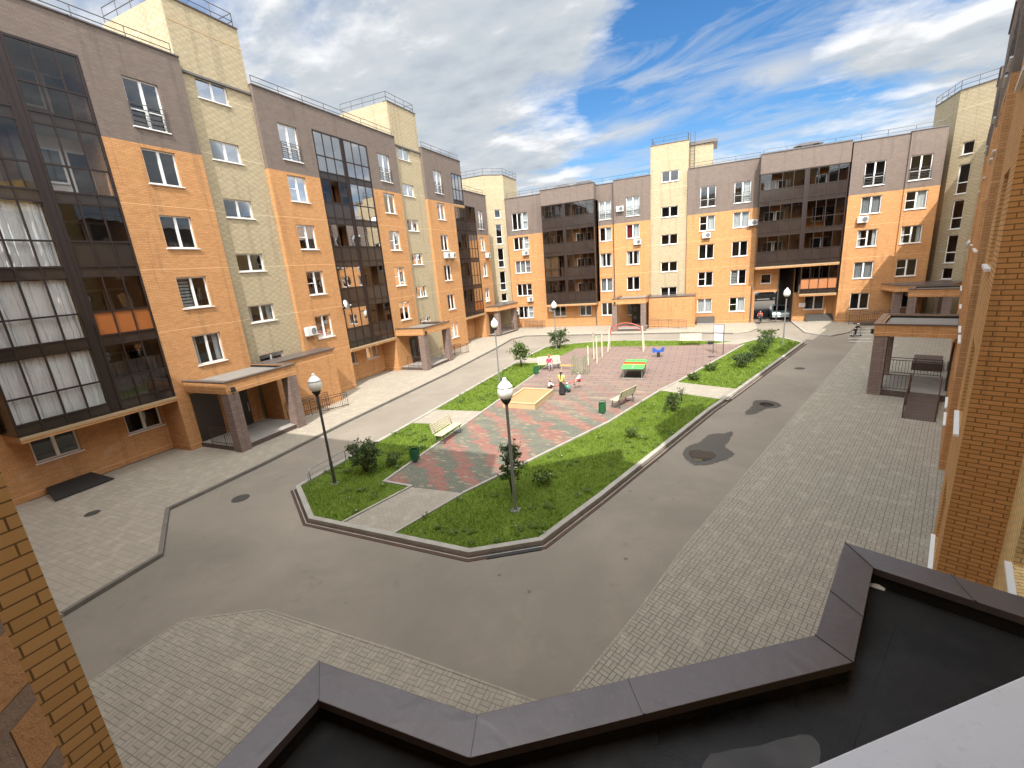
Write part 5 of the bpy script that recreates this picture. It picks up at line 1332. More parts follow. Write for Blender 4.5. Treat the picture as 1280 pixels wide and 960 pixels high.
o = empty('climbing_frame', 'green pipe climbing frame of hooped ladders beside the seesaw', 'climbing frame', (-7.95, 29.6, .118))
for s in (-.42, .42):
    for q in (-.3, .3):
        b = MB(); b.tube([(s - .16, q, 0), (s - .16, q, 1.15), (s - .02, q, 1.42), (s + .12, q, 1.15), (s + .14, q, 0)], .022, M['climb'], 6); b.build('hoop', o)
b = MB()
for k in range(7):
    for s in (-.42, .42): b.tube([(s - .16, -.3, .18 + k * .17), (s - .16, .3, .18 + k * .17)], .014, M['climb'], 5)
    b.tube([(-.28, -.3, .18 + k * .17), (.26, -.3, .18 + k * .17)], .012, M['climb'], 5)
b.build('rung', o)
o = empty('spring_rider', 'blue spring rider standing alone in front of the back bench', 'spring rider', (-3.23, 35.5, .118))
b = MB(); b.lathe([(.11 + .012 * (k % 2), .02 + k * .025) for k in range(14)], M['black'], seg=12); b.build('spring', o)
b = MB()
for s in (-.13, .13):
    pr = [(-.42, .36), (-.2, .40), (.1, .38), (.38, .45), (.46, .72), (.30, .78), (.16, .58), (-.18, .58), (-.36, .74), (-.46, .66)]
    b.mesh([(x, s - .012, z) for x, z in pr] + [(x, s + .012, z) for x, z in pr], [tuple(range(10)), tuple(range(19, 9, -1))] + [(i, (i + 1) % 10, 10 + (i + 1) % 10, 10 + i) for i in range(10)], M['blue'])
b.build('side_board', o)
b = MB(); b.box((-.02, 0, .56), (.3, .28, .03), M['blue']); b.tube([(.3, -.25, .72), (.3, .25, .72)], .018, M['black'], 6); b.build('seat', o)
o = empty('seesaw', 'small pink seesaw with children at the playground middle', 'seesaw', (-7.85, 25.25, .118), math.atan2(.85, 1.5))
b = MB(); b.tube([(-1.05, 0, .34), (1.05, 0, .62)], .035, M['seesaw_pink'] if 'seesaw_pink' in M else M['red'], 8); b.build('beam', o)
for s, z in ((-.95, .38), (.95, .64)):
    b = MB(); b.box((s, 0, z), (.34, .2, .04), M['red']); b.build('seat', o, bevel=.01)
    b = MB(); ss = s * .7; b.tube([(ss, 0, z - .05), (ss, 0, z + .2)], .016, M['metal'], 6); b.tube([(ss, -.15, z + .2), (ss, .15, z + .2)], .016, M['metal'], 6); b.build('handle', o)
b = MB(); b.box((0, 0, .22), (.1, .28, .44), M['climb']); b.box((0, 0, .02), (.5, .4, .04), M['concrete']); b.build('pivot', o)
o = empty('balance_beam', 'short low orange balance beam to the right of the occupied bench', 'balance beam', (-9.45, 31.1, .118), rad(4))
b = MB(); b.box((0, 0, .26), (1.0, .16, .07), M['plank']); b.build('beam', o, bevel=.01)
for s in (-.4, .4): b = MB(); b.box((s, 0, .11), (.07, .1, .22), M['wood']); b.build('leg', o)

o = empty('notice_board', 'thin notice board with two white sheets on dark posts at the playground edge', 'notice board', (1.05, 36.6, .118), rad(-35))
for s in (-.42, .42): b = MB(); b.tube([(s, 0, 0), (s, 0, 2.35)], .025, M['steel_dark'], 6); b.build('post', o)
b = MB(); b.tube([(-.42, 0, 2.3), (.42, 0, 2.3)], .018, M['steel_dark'], 6); b.build('crossbar', o)
for z in (1.72, 1.05):
    b = MB(); b.box((0, -.035, z + .28), (.78, .02, .56), M['sign'])
    for k in range(6): b.box((-.05 - .03 * (k % 3), -.047, z + .46 - k * .075), (.56 - .06 * (k % 3), .004, .02), M['ink'])
    b.build('board', o)
b = MB(); b.box((0, 0, .16), (.42, .28, .24), M['black'])
b = MB(); b.prism([(-.22, -.14), (.22, -.14), (.18, .14), (-.18, .14)], 0, .22, M['black']); b.tube([(-.12, 0, .22), (-.1, 0, .34), (.1, 0, .34), (.12, 0, .22)], .012, M['black'], 6)
tag(b.build('bag', None, (.55, 40.9, .118), .3), 'small dark bag on the grass behind the notice board', 'bag')
b = MB(); b.lathe([(.10, 0), (.17, .06), (.16, .16), (.09, .24), (.03, .27)], M['white'], seg=10); b.tube([(-.06, 0, .25), (0, 0, .33), (.06, 0, .25)], .01, M['white'], 5)
tag(b.build('bag', None, (-3.75, 23.35, .59), .3, smooth=True), 'white bag standing on the seat of the bench seen from behind', 'bag')

# ------------------------------------------------------------------ air conditioners and dishes
_ac = {}
def ac(fr, t, w, z, label):
    if not _ac:
        b = MB(); b.box((0, .21, .28), (.8, .28, .56), M['ac']); _ac['air_conditioner'] = b.data('air_conditioner', bevel=.02)
        b = MB()
        ring = [(-.14 + .21 * math.cos(2 * PI * k / 20), .356, .28 + .21 * math.sin(2 * PI * k / 20)) for k in range(20)]
        b.face(ring, M['ac_dark'])
        for k in range(4): b.tube([(-.14 - .2, .362, .16 + k * .08), (-.14 + .2, .362, .16 + k * .08)], .006, M['ac'], 4)
        b.tube([(-.14 + .22 * math.cos(2 * PI * k / 20), .358, .28 + .22 * math.sin(2 * PI * k / 20)) for k in range(21)], .012, M['ac'], 5); _ac['fan'] = b.data('fan')
        b = MB()
        for s in (-.3, .3): b.box((s, .19, -.015), (.03, .36, .03), M['metal']); b.box((s, .02, -.15), (.03, .03, .3), M['metal'])
        _ac['bracket'] = b.data('bracket')
    o = inst('air_conditioner', _ac['air_conditioner'], None, fr.p(t, w, z), fr.rz)
    for k in ('fan', 'bracket'): inst(k, _ac[k], o)
    tag(o, label, 'air conditioner', 'air conditioners on the facades')
S_ = sill_z
ac(FL, 20.9, .0, S_(2) + .35, 'air conditioner left of the second-floor window, above the low entrance hall on the left block')
ac(FL, 39.0, .0, S_(4) - .75, 'left one of two air conditioners under a fifth-row window at the left block end')
ac(FL, 40.1, .0, S_(4) - .75, 'right one of two air conditioners under a fifth-row window at the left block end')
ac(FL, 48.2, .0, S_(4) - .8, 'small air conditioner under the corner window next to the yellow corner tower')
ac(FF, -21.0, .0, S_(4) - .75, 'air conditioner under the topmost orange-level three-pane window at the far block left end')
ac(FF, -20.8, .0, S_(2) - .75, 'air conditioner under the lower three-pane window of the far block left end')
ac(FF, -22.9, .0, S_(1) + .5, 'air conditioner beside the ground three-pane window near the corner porch')
ac(FF, -17.9, .0, S_(1) + .75, 'air conditioner in the shade under the far left balconies')
ac(FF, -9.1, .4, S_(5) + .1, 'air conditioner on brown brick left of the top window beside the yellow stair tower')
ac(FF, -7.2, .4, S_(4) - .75, 'air conditioner under the window with the red curtain')
ac(FF, -.05, .4, S_(4) - .75, 'air conditioner under the upper window right of the yellow stair tower')
ac(FF, 4.25, .4, S_(4) + .05, 'air conditioner tucked against the dark balcony stack over the archway')
ac(FF, xs(13.4, 1.6), 1.6, S_(4) - .75, 'air conditioner under the upper window right of the archway balconies')
def dish(fr, t, w, z, label, mat, yaw=0):
    o = empty('satellite_dish', label, 'satellite dish', fr.p(t, w, z), fr.rz + yaw)
    b = MB(); prof = [(.001, 0), (.15, .015), (.28, .055), (.36, .10)]
    bb = MB(); bb.lathe(prof, M[mat], seg=22)
    R = Matrix.Rotation(rad(-75), 3, 'X'); bb.v = [tuple(R @ Vector(v) + Vector((0, .35, 0))) for v in bb.v]; bb.build('reflector', o, smooth=True)
    b.tube([(0, 0, -.15), (0, .2, -.1), (0, .34, 0)], .02, M['metal'], 6); b.tube([(0, .4, -.3), (0, .72, -.02)], .01, M['metal'], 6); b.box((0, .74, 0), (.06, .1, .06), M['ac']); b.build('arm', o)
dish(FL, 24.1, .0, 6.2, 'white satellite dish on the edge of the second glazed balcony stack, left block', 'white', .3)
dish(FR, 46.5, -.4, 6.9, 'grey satellite dish on the right block beside the corner tower windows', 'ac', .9)
SUN_E = 2.55
SKY_S = .06
EXPO = 1.25
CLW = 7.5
FILL_GLOW = 5.6  # extra brightness of clouds behind the camera, added to lift the shade
SKY_LOC = (3.1, 1.7, 0)
LOBES = [((-.03, .936, .345), 3, 13, -.26), ((.10, .945, .30), 2, 8, -.12), ((-.156, .97, .185), 2, 7, -.16), ((.06, .96, .25), 2, 6, -.12), ((-.6, .7, .38), 8, 30, .14), ((.26, .94, .24), 3, 14, .03), (tuple(Vector((4.6, -15, 18.9)).normalized()), 20, 70, .16), ((.8, .2, .5), 20, 60, .12)]  # includes unseen cloud behind and east, added for fill and reflections
BANDS = [((-.29, .93, .215), (.18, .945, .29), 2.6, .95), ((-.1, .975, .19), (.3, .935, .19), 2.2, .8)]
CAM_R = (0.916241, 0.392647, -0.079565)
CAM_U = (-0.029797, 0.264841, 0.963831)
CAM_F = (-0.399517, 0.880731, -0.254358)
CAM_H = 7.7542
# ------------------------------------------------------------------ people
def mat_flat(name, c): 
    if name not in M: M[name] = simple(name, c, .75, var=.08, scale=9)
    return M[name]
def skin_mesh(name, pts, edges, radii, mat, parent, sub=2, root=0):
    me = D.meshes.new(name); me.from_pydata([tuple(p) for p in pts], edges, []); me.materials.append(mat)
    o = D.objects.new(name, me); COL.objects.link(o); o.parent = parent
    md = o.modifiers.new('skin', 'SKIN'); md.use_smooth_shade = True
    sv = me.skin_vertices[0].data
    for i, r in enumerate(radii):
        sv[i].radius = (r, r) if not isinstance(r, tuple) else r; sv[i].use_root = (i == root)
    s = o.modifiers.new('sub', 'SUBSURF'); s.levels = sub; s.render_levels = sub
    dg = bpy.context.evaluated_depsgraph_get(); ev = o.evaluated_get(dg)
    nm = D.meshes.new_from_object(ev); nm.name = name
    o.modifiers.clear(); o.data = nm
    if not nm.materials: nm.materials.append(mat)
    for p in nm.polygons: p.use_smooth = True
    return o
STAND = dict(pel=(0, 0, .53), che=(0, 0, .73), nec=(0, -.005, .83), hea=(0, .01, .93), shL=(-.115, 0, .81), shR=(.115, 0, .81), elL=(-.15, -.01, .64), elR=(.15, -.01, .64), haL=(-.155, .05, .48), haR=(.155, .05, .48),
             hiL=(-.055, 0, .51), hiR=(.055, 0, .51), knL=(-.06, .015, .28), knR=(.06, .015, .28), anL=(-.06, -.01, .045), anR=(.06, -.01, .045), toL=(-.065, .09, .02), toR=(.065, .09, .02))
SIT = dict(STAND, pel=(0, 0, .27), che=(0, -.02, .47), nec=(0, -.02, .57), hea=(0, 0, .67), shL=(-.11, -.02, .55), shR=(.11, -.02, .55), elL=(-.15, .04, .40), elR=(.15, .04, .40), haL=(-.07, .17, .33), haR=(.07, .17, .33),
           hiL=(-.055, .02, .26), hiR=(.055, .02, .26), knL=(-.07, .25, .27), knR=(.07, .25, .27), anL=(-.07, .25, .05), anR=(.07, .25, .05), toL=(-.07, .34, .02), toR=(.07, .34, .02))
CROUCH = dict(SIT, pel=(0, -.03, .16), che=(0, .05, .34), nec=(0, .09, .43), hea=(0, .13, .52), shL=(-.11, .08, .42), shR=(.11, .08, .42), elL=(-.14, .18, .30), elR=(.14, .18, .30), haL=(-.06, .3, .24), haR=(.06, .3, .24),
              hiL=(-.055, -.01, .15), hiR=(.055, -.01, .15), knL=(-.09, .20, .27), knR=(.09, .20, .27), anL=(-.08, .03, .05), anR=(.08, .03, .05), toL=(-.09, .13, .02), toR=(.09, .13, .02))
SCOOT = dict(STAND, pel=(0, -.03, .51), che=(0, .05, .70), nec=(0, .08, .79), hea=(0, .12, .89), shL=(-.11, .07, .78), shR=(.11, .07, .78), elL=(-.15, .16, .66), elR=(.15, .16, .66), haL=(-.13, .30, .62), haR=(.13, .30, .62),
             hiL=(-.055, -.03, .49), hiR=(.055, -.03, .49), knL=(-.05, .06, .29), knR=(.06, -.06, .28), anL=(-.02, .0, .10), anR=(.09, -.2, .07), toL=(-.02, .10, .08), toR=(.09, -.12, .02))
def person(label, x, y, z, rz, H, J, top, bottom, hair, sleeves=True, skirt=False, long_legs=True, hair_len=0, cap=None, shoes=(.05, .05, .05), group=None):
    o = empty('person', label, 'person', (x, y, z), rz, group)
    P = {k: Vector(v) * H for k, v in J.items()}
    ks = ['pel', 'che', 'nec', 'hea', 'top', 'shL', 'elL', 'haL', 'fiL', 'shR', 'elR', 'haR', 'fiR', 'hiL', 'knL', 'anL', 'toL', 'hiR', 'knR', 'anR', 'toR', 'nose']
    fw = (P['hea'] - P['nec']); P['top'] = P['hea'] + fw.normalized() * .055 * H
    for s in 'LR': d = (P['ha' + s] - P['el' + s]).normalized(); P['fi' + s] = P['ha' + s] + d * .06 * H
    P['nose'] = P['hea'] + Vector((0, .058 * H, -.005 * H))
    R = dict(pel=.075, che=.078, nec=.030, hea=.058, top=.045, shL=.035, shR=.035, elL=.024, elR=.024, haL=.018, haR=.018, fiL=.012, fiR=.012, hiL=.058, hiR=.058, knL=.036, knR=.036, anL=.024, anR=.024, toL=.020, toR=.020, nose=.012)
    E_ = [('pel', 'che'), ('che', 'nec'), ('nec', 'hea'), ('hea', 'top'), ('hea', 'nose'), ('che', 'shL'), ('shL', 'elL'), ('elL', 'haL'), ('haL', 'fiL'), ('che', 'shR'), ('shR', 'elR'), ('elR', 'haR'), ('haR', 'fiR'), ('pel', 'hiL'), ('hiL', 'knL'), ('knL', 'anL'), ('anL', 'toL'), ('pel', 'hiR'), ('hiR', 'knR'), ('knR', 'anR'), ('anR', 'toR')]
    ix = {k: i for i, k in enumerate(ks)}
    skin_mesh('body', [P[k] for k in ks], [(ix[a], ix[b_]) for a, b_ in E_], [R[k] * H for k in ks], M['skin'], o)
    def cloth(name, keys, edges, mat, grow=1.18, root=0, ends={}):
        pp = [ends.get(k, P[k]) for k in keys]; i2 = {k: i for i, k in enumerate(keys)}
        skin_mesh(name, pp, [(i2[a], i2[b_]) for a, b_ in edges], [R[k] * H * grow for k in keys], mat, o, root=root)
    tm = mat_flat('cloth_%d_%d_%d' % tuple(int(q * 99) for q in top), top); bm_ = mat_flat('cloth_%d_%d_%d' % tuple(int(q * 99) for q in bottom), bottom)
    es = {} if sleeves else {'elL': P['shL'].lerp(P['elL'], .55), 'elR': P['shR'].lerp(P['elR'], .55)}
    es['pel'] = P['pel'].lerp(P['che'], .0 if skirt else .15)
    tk = ['pel', 'che', 'shL', 'elL', 'shR', 'elR'] + (['haL', 'haR'] if sleeves else []); te = [('pel', 'che'), ('che', 'shL'), ('shL', 'elL'), ('che', 'shR'), ('shR', 'elR')] + ([('elL', 'haL'), ('elR', 'haR')] if sleeves else [])
    if sleeves: es['haL'] = P['elL'].lerp(P['haL'], .85); es['haR'] = P['elR'].lerp(P['haR'], .85)
    cloth('top', tk, te, tm, 1.2, 0, es)
    if skirt:
        b = MB(); n = 18; rows = [(1.02, .085), (.8, .105), (.4, .125), (.14, .145)]
        zt = P['pel'].z / 1.0
        prof = [(.088 * H, P['pel'].z + .075 * H), (.10 * H, P['pel'].z - .06 * H), (.115 * H, P['pel'].z * .5), (.14 * H, .07 * H)]
        for i in range(len(prof) - 1):
            for j in range(n):
                def pt(i_, j_):
                    r_, z_ = prof[i_]; a = 2 * PI * j_ / n; rr = r_ * (1 + .07 * math.sin(a * 5) * (i_ / 3)); return (rr * math.cos(a), rr * .8 * math.sin(a), z_)
                b.face([pt(i, j), pt(i, j + 1), pt(i + 1, j + 1), pt(i + 1, j)], bm_)
        b.build('skirt', o, weld=True, smooth=True)
    else:
        eb = {} if long_legs else {'knL': P['hiL'].lerp(P['knL'], .8), 'knR': P['hiR'].lerp(P['knR'], .8)}
        kk = ['pel', 'hiL', 'knL', 'hiR', 'knR'] + (['anL', 'anR'] if long_legs else []); ee = [('pel', 'hiL'), ('hiL', 'knL'), ('pel', 'hiR'), ('hiR', 'knR')] + ([('knL', 'anL'), ('knR', 'anR')] if long_legs else [])
        cloth('trousers', kk, ee, bm_, 1.16, 0, eb)
    sm = mat_flat('shoe_%d_%d_%d' % tuple(int(q * 99) for q in shoes), shoes)
    for s in 'LR': skin_mesh('shoe', [P['an' + s] + Vector((0, -.02 * H, -.012 * H)), P['to' + s] + Vector((0, .01 * H, .004 * H))], [(0, 1)], [.032 * H, .025 * H], sm, o)
    hm = mat_flat('hair_%d' % int(hair[0] * 200), hair)
    c_ = P['hea']; hp = [c_ + Vector((0, -.012 * H, .025 * H)), c_ + Vector((0, -.03 * H, .0)), c_ + Vector((0, -.04 * H, -.04 * H))]; hr = [.062 * H, .06 * H, .045 * H]; he = [(0, 1), (1, 2)]
    if hair_len: hp += [c_ + Vector((0, -.075 * H, -.10 * H)), c_ + Vector((0, -.09 * H, -.10 * H - hair_len * H))]; hr += [.025 * H, .014 * H]; he += [(2, 3), (3, 4)]
    skin_mesh('hair', hp, he, hr, hm, o)
    if cap: 
        b = MB(); b.lathe([(.078 * H, 0), (.078 * H, .03 * H), (.055 * H, .065 * H), (.01 * H, .075 * H)], mat_flat('cap_%d' % int(cap[0] * 99), cap), tuple(c_ + Vector((0, -.005 * H, .02 * H))), 14); b.build('helmet', o, smooth=True)
    return o
ZP = .118
person('woman with a dark braid in a yellow blouse and long black skirt', -7.78, 24.4, ZP, rad(-8), 1.52, STAND, (.72, .62, .16), (.02, .02, .022), (.03, .02, .015), sleeves=False, skirt=True, hair_len=.18)
person('dark-haired child in white sitting on the low end of the seesaw', -8.72, 24.75, ZP + .16, rad(-60), 1.15, CROUCH, (.70, .70, .70), (.02, .02, .025), (.03, .02, .02), shoes=(.7, .7, .7), hair_len=.12)
person('small child in a teal jacket crouching behind the woman in yellow', -7.55, 25.0, ZP, rad(60), 1.0, CROUCH, (.06, .30, .26), (.02, .04, .04), (.05, .04, .03), cap=(.75, .75, .72))
person('child in a white shirt and purple shorts sitting on the high end of the seesaw', -7.05, 25.75, ZP + .32, rad(120), 1.1, SIT, (.75, .74, .78), (.12, .03, .10), (.025, .02, .02), long_legs=False, sleeves=True)
person('person in pink hat and red top sitting on the left bench', -10.65, 30.65, ZP + .04, rad(208), 1.5, SIT, (.42, .05, .10), (.30, .28, .30), (.08, .05, .03), cap=(.50, .10, .13))
o = person('child in black with a pale helmet riding a kick scooter', 11.6, 44.4, .045, rad(-78), 1.12, SCOOT, (.018, .018, .02), (.018, .018, .02), (.04, .03, .02), cap=(.6, .6, .56))
s = empty('kick_scooter', 'dark kick scooter under the child in black', 'scooter', (11.6, 44.4, .045), rad(-78))
b = MB(); b.box((-.0, .02, .09), (.11, .55, .03), M['black']); b.build('deck', s, bevel=.01)
b = MB(); b.tube([(0, .36, .10), (0, .33, .70)], .018, M['metal'], 6); b.tube([(-.18, .33, .70), (.18, .33, .70)], .016, M['black'], 6); b.build('handlebar', s)
for yy in (-.3, .38):
    b = MB(); b.tube([(-.015, yy, .07), (.015, yy, .07)], .07, M['tyre'], 14); b.build('wheel', s)
# cyclist at the archway
RIDE = dict(STAND, pel=(0, -.08, .52), che=(0, .06, .68), nec=(0, .11, .76), hea=(0, .16, .85), shL=(-.11, .09, .74), shR=(.11, .09, .74), elL=(-.15, .2, .64), elR=(.15, .2, .64), haL=(-.13, .32, .58), haR=(.13, .32, .58),
            hiL=(-.055, -.07, .50), hiR=(.055, -.07, .50), knL=(-.07, .10, .36), knR=(.07, .13, .42), anL=(-.07, .03, .14), anR=(.07, .07, .24), toL=(-.07, .12, .11), toR=(.07, .15, .21))
person('cyclist in a red top riding out of the archway', 5.5, 53.3, .02, rad(165), 1.5, RIDE, (.42, .05, .05), (.04, .04, .05), (.03, .02, .02))
s = empty('bicycle', 'dark bicycle ridden out of the archway', 'bicycle', (5.5, 53.3, .02), rad(165))
for yy in (-.5, .5):
    b = MB(); b.tube([(0, yy + .3 * math.cos(2 * PI * k / 20), .32 + .3 * math.sin(2 * PI * k / 20)) for k in range(21)], .022, M['tyre'], 6); b.tube([(-.04, yy, .32), (.04, yy, .32)], .03, M['metal'], 8)
    for k in range(5): a = PI * k / 5; b.tube([(0, yy + .29 * math.cos(a), .32 + .29 * math.sin(a)), (0, yy - .29 * math.cos(a), .32 - .29 * math.sin(a))], .004, M['metal'], 4)
    b.build('wheel', s)
b = MB(); b.tube([(0, -.5, .32), (0, -.05, .30), (0, .38, .68), (0, -.16, .66), (0, -.5, .32)], .02, M['steel_dark'], 6); b.tube([(0, -.05, .30), (0, -.18, .76)], .018, M['steel_dark'], 6); b.tube([(0, .5, .32), (0, .36, .80)], .018, M['steel_dark'], 6); b.build('frame', s)
b = MB(); b.tube([(-.24, .34, .84), (0, .38, .82), (.24, .34, .84)], .016, M['black'], 6); b.build('handlebar', s)
b = MB(); b.box((0, -.2, .78), (.14, .26, .05), M['black']); b.build('saddle', s, bevel=.02)

# ------------------------------------------------------------------ cars
def car(x, y, rz, label, col, z=0.0):
    m = simple('car_paint_%d' % len(D.materials), col, .25, .2, .6, var=.03)
    o = empty('parked_car', label, 'car', (x, y, z), rz, 'cars beyond the archway')
    lo = [(-2.1, .30), (-2.12, .62), (-2.0, .82), (-1.1, .92), (1.55, .95), (2.05, .88), (2.12, .6), (2.08, .30)]
    b = MB()
    def prof(pts, w0, w1, mat):
        n = len(pts); zs = [p[1] for p in pts]; zl, zh = min(zs), max(zs)
        f = lambda z_: w0 + (w1 - w0) * (z_ - zl) / (zh - zl)
        b.mesh([(px_, -f(z_), z_) for px_, z_ in pts] + [(px_, f(z_), z_) for px_, z_ in pts], [tuple(range(n)), tuple(range(2 * n - 1, n - 1, -1))] + [(i, (i + 1) % n, n + (i + 1) % n, n + i) for i in range(n)], mat)
    prof(lo, .84, .86, m); b.build('body', o, bevel=.05)
    b = MB(); prof([(-1.15, .90), (-.35, 1.42), (.95, 1.44), (1.75, .93)], .80, .60, m); b.build('roof', o, bevel=.04)
    b = MB()
    for s in (-1, 1):
        b.face([(-.95, s * .808, .98), (-.35, s * .65, 1.36), (.85, s * .65, 1.38), (1.4, s * .80, .98)], M['carglass'])
    b.face([(-1.17, -.70, .95), (-1.17, .70, .95), (-.42, .55, 1.405), (-.42, -.55, 1.405)], M['carglass']); b.face([(1.74, -.70, .97), (1.74, .70, .97), (1.02, .55, 1.42), (1.02, -.55, 1.42)], M['carglass']); b.build('window', o)
    for sx in (-1.3, 1.3):
        for sy in (-.82, .82):
            b = MB(); b.tube([(sx, sy - .09, .31), (sx, sy + .09, .31)], .31, M['tyre'], 18); w = b.build('wheel', o)
            b = MB(); b.tube([(sx, sy - .095, .31), (sx, sy + .095, .31)], .18, M['metal'], 12); b.build('rim', w)
    for s in (-.6, .6):
        b = MB(); b.box((-2.1, s, .68), (.06, .34, .14), M['white']); b.build('headlight', o, bevel=.01)
        b = MB(); b.box((2.1, s, .72), (.06, .3, .14), M['red']); b.build('tail_light', o, bevel=.01)
    b = MB(); b.box((-2.13, 0, .42), (.02, .5, .11), M['white']); b.build('number_plate', o)
    return o
car(7.7, 57.6, rad(90), 'pale silver-blue car standing inside the archway passage', (.42, .52, .54))
car(8.2, 78.0, rad(4), 'dark grey car parked across the yard behind the archway', (.045, .05, .055))
car(8.3, 84.5, rad(3), 'silver car in the second row seen through the archway', (.33, .34, .35))
car(12.6, 79.0, rad(4), 'black car half hidden by the archway wall', (.02, .02, .022))
car(6.9, 91.0, rad(5), 'white car farthest back through the archway', (.62, .62, .62))

# ------------------------------------------------------------------ sky, sun, camera
SUN_H = Vector((-4.9, 15.0, -18.9)).normalized()
to_sun = -SUN_H
elev = math.asin(to_sun.z); az = math.atan2(to_sun.x, to_sun.y)    # azimuth from +Y towards +X
sl = D.lights.new('sun', 'SUN'); sl.energy = SUN_E; sl.angle = rad(.5); sl.color = (1, .95, .88)
so = D.objects.new('sun', sl); COL.objects.link(so); so.rotation_euler = SUN_H.to_track_quat('-Z', 'Y').to_euler(); so.location = (0, 0, 60)
wld = D.worlds.new('World'); scene.world = wld; wld.use_nodes = True
nt = wld.node_tree; nt.nodes.clear()
out = N(nt, 'ShaderNodeOutputWorld'); bg = N(nt, 'ShaderNodeBackground'); L(nt, bg.outputs[0], out.inputs[0]); bg.inputs[1].default_value = SKY_S
sky = N(nt, 'ShaderNodeTexSky', sky_type='NISHITA'); sky.sun_disc = False; sky.sun_elevation = elev; sky.sun_rotation = az; sky.ozone_density = 4.0; sky.air_density = 1.0; sky.dust_density = .4
tc = N(nt, 'ShaderNodeTexCoord'); dirv = tc.outputs['Generated']
sp = N(nt, 'ShaderNodeSeparateXYZ'); L(nt, dirv, sp.inputs[0])
zc_ = math_node(nt, 'ADD', math_node(nt, 'MAXIMUM', sp.outputs[2], 0.0), .14)
cb = N(nt, 'ShaderNodeCombineXYZ'); L(nt, math_node(nt, 'DIVIDE', sp.outputs[0], zc_), cb.inputs[0]); L(nt, math_node(nt, 'DIVIDE', sp.outputs[1], zc_), cb.inputs[1])
def lobe(d, inner, outer):      # 1 inside a cone of the sky, 0 outside it
    v = N(nt, 'ShaderNodeVectorMath', operation='DOT_PRODUCT'); L(nt, dirv, v.inputs[0]); v.inputs[1].default_value = Vector(d).normalized()
    r = N(nt, 'ShaderNodeMapRange', interpolation_type='SMOOTHSTEP'); L(nt, v.outputs['Value'], r.inputs[0])
    r.inputs[1].default_value = math.cos(rad(outer)); r.inputs[2].default_value = math.cos(rad(inner)); return r.outputs[0]
def cloud_field(shift):
    mp = N(nt, 'ShaderNodeMapping'); mp.inputs['Scale'].default_value = (1.0 * shift, 1.35 * shift, 1); mp.inputs['Location'].default_value = SKY_LOC; L(nt, cb.outputs[0], mp.inputs[0])
    a = noise(nt, mp.outputs[0], 1.2, 10, .54, .25)
    b_ = noise(nt, mp.outputs[0], 5.5, 8, .6, .15)
    return math_node(nt, 'ADD', a, math_node(nt, 'MULTIPLY', math_node(nt, 'SUBTRACT', b_, .5), .24))
d0 = cloud_field(1.0); d1 = cloud_field(.955)
acc = d0
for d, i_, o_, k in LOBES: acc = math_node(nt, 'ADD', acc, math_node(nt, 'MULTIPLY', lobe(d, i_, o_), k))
# wind-drawn white bands
ra = N(nt, 'ShaderNodeVectorRotate', rotation_type='Z_AXIS'); ra.inputs['Angle'].default_value = rad(15); L(nt, cb.outputs[0], ra.inputs['Vector'])
ms = N(nt, 'ShaderNodeMapping'); ms.inputs['Scale'].default_value = (.95, 2.1, 1); ms.inputs['Location'].default_value = (.4, .2, 0); L(nt, ra.outputs[0], ms.inputs[0])
n_st = noise(nt, ms.outputs[0], 1.6, 10, .62, .7)
streak = math_node(nt, 'MULTIPLY', ramp(nt, n_st, [(.48, (0, 0, 0)), (.58, (.5,) * 3), (.70, (.9,) * 3)]), .7)
for (a_, b_, wdt, amp) in BANDS:
    nrm = Vector(a_).cross(Vector(b_)).normalized(); mid_ = (Vector(a_) + Vector(b_)).normalized(); half = math.degrees(Vector(a_).angle(Vector(b_))) / 2
    v = N(nt, 'ShaderNodeVectorMath', operation='DOT_PRODUCT'); L(nt, dirv, v.inputs[0]); v.inputs[1].default_value = nrm
    r = N(nt, 'ShaderNodeMapRange', interpolation_type='SMOOTHSTEP'); L(nt, math_node(nt, 'ABSOLUTE', v.outputs['Value']), r.inputs[0])
    r.inputs[1].default_value = math.sin(rad(wdt)); r.inputs[2].default_value = 0
    band = math_node(nt, 'MULTIPLY', math_node(nt, 'MULTIPLY', r.outputs[0], lobe(mid_, half * .5, half * 1.3)), amp)
    wisp = ramp(nt, math_node(nt, 'ADD', n_st, math_node(nt, 'MULTIPLY', math_node(nt, 'SUBTRACT', d0, .5), .5)), [(.33, (0, 0, 0)), (.62, (1, 1, 1))])
    streak = math_node(nt, 'MAXIMUM', streak, math_node(nt, 'MULTIPLY', band, wisp))
cover = ramp(nt, acc, [(.40, (0, 0, 0)), (.47, (.45,) * 3), (.58, (1,) * 3)])
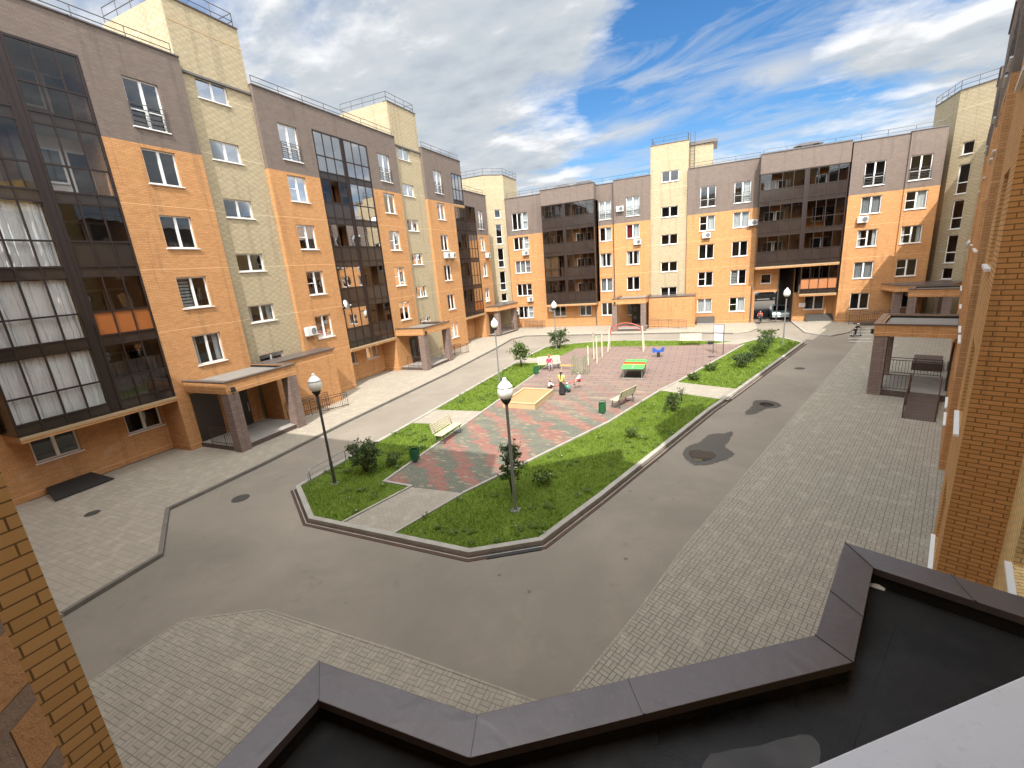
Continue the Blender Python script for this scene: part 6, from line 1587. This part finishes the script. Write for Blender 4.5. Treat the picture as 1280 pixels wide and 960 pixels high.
# puffs: tops catch the light, undersides stay grey-blue
relief = math_node(nt, 'MULTIPLY_ADD', math_node(nt, 'SUBTRACT', d0, d1), 3.0, .55)
thin = math_node(nt, 'MULTIPLY', math_node(nt, 'SUBTRACT', .64, acc), 1.6)
lit = math_node(nt, 'ADD', relief, thin)
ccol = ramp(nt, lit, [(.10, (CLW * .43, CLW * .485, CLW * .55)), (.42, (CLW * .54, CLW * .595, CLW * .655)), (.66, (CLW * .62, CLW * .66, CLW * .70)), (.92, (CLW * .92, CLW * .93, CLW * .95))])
hs = N(nt, 'ShaderNodeHueSaturation'); hs.inputs['Saturation'].default_value = 1.25; hs.inputs['Value'].default_value = 1.15; L(nt, sky.outputs[0], hs.inputs['Color'])
# unseen clouds round the sun brightened and warmed, added to fill the shade
fill_glow = math_node(nt, 'MULTIPLY_ADD', lobe(to_sun, 12, 85), FILL_GLOW, 1.0)
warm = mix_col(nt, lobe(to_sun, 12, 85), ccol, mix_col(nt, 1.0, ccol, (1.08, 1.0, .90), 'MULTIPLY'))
vm = N(nt, 'ShaderNodeVectorMath', operation='SCALE'); L(nt, warm, vm.inputs[0]); L(nt, fill_glow, vm.inputs['Scale'])
high = mix_col(nt, streak, hs.outputs[0], (CLW * .66, CLW * .69, CLW * .72))
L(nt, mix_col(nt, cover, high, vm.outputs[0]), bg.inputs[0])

cam = D.cameras.new('camera'); co = D.objects.new('camera', cam); COL.objects.link(co)
cam.sensor_width = 36; cam.lens = 36 * 545 / 1280; cam.clip_start = .02; cam.clip_end = 2000
r_ = Vector(CAM_R); u_ = Vector(CAM_U); f_ = Vector(CAM_F)
mat = Matrix((r_, u_, -f_)).transposed().to_4x4(); mat.translation = Vector((0, 0, CAM_H)); co.matrix_world = mat
scene.camera = co
vs = scene.view_settings; vs.view_transform = 'Standard'; vs.look = 'None'; vs.exposure = EXPO; vs.gamma = 1; vs.use_curve_mapping = False
scene.cycles.max_bounces = 8; scene.cycles.transparent_max_bounces = 16; scene.cycles.glossy_bounces = 3; scene.cycles.diffuse_bounces = 4
scene.cycles.caustics_reflective = False; scene.cycles.caustics_refractive = False
scene.cycles.use_denoising = True
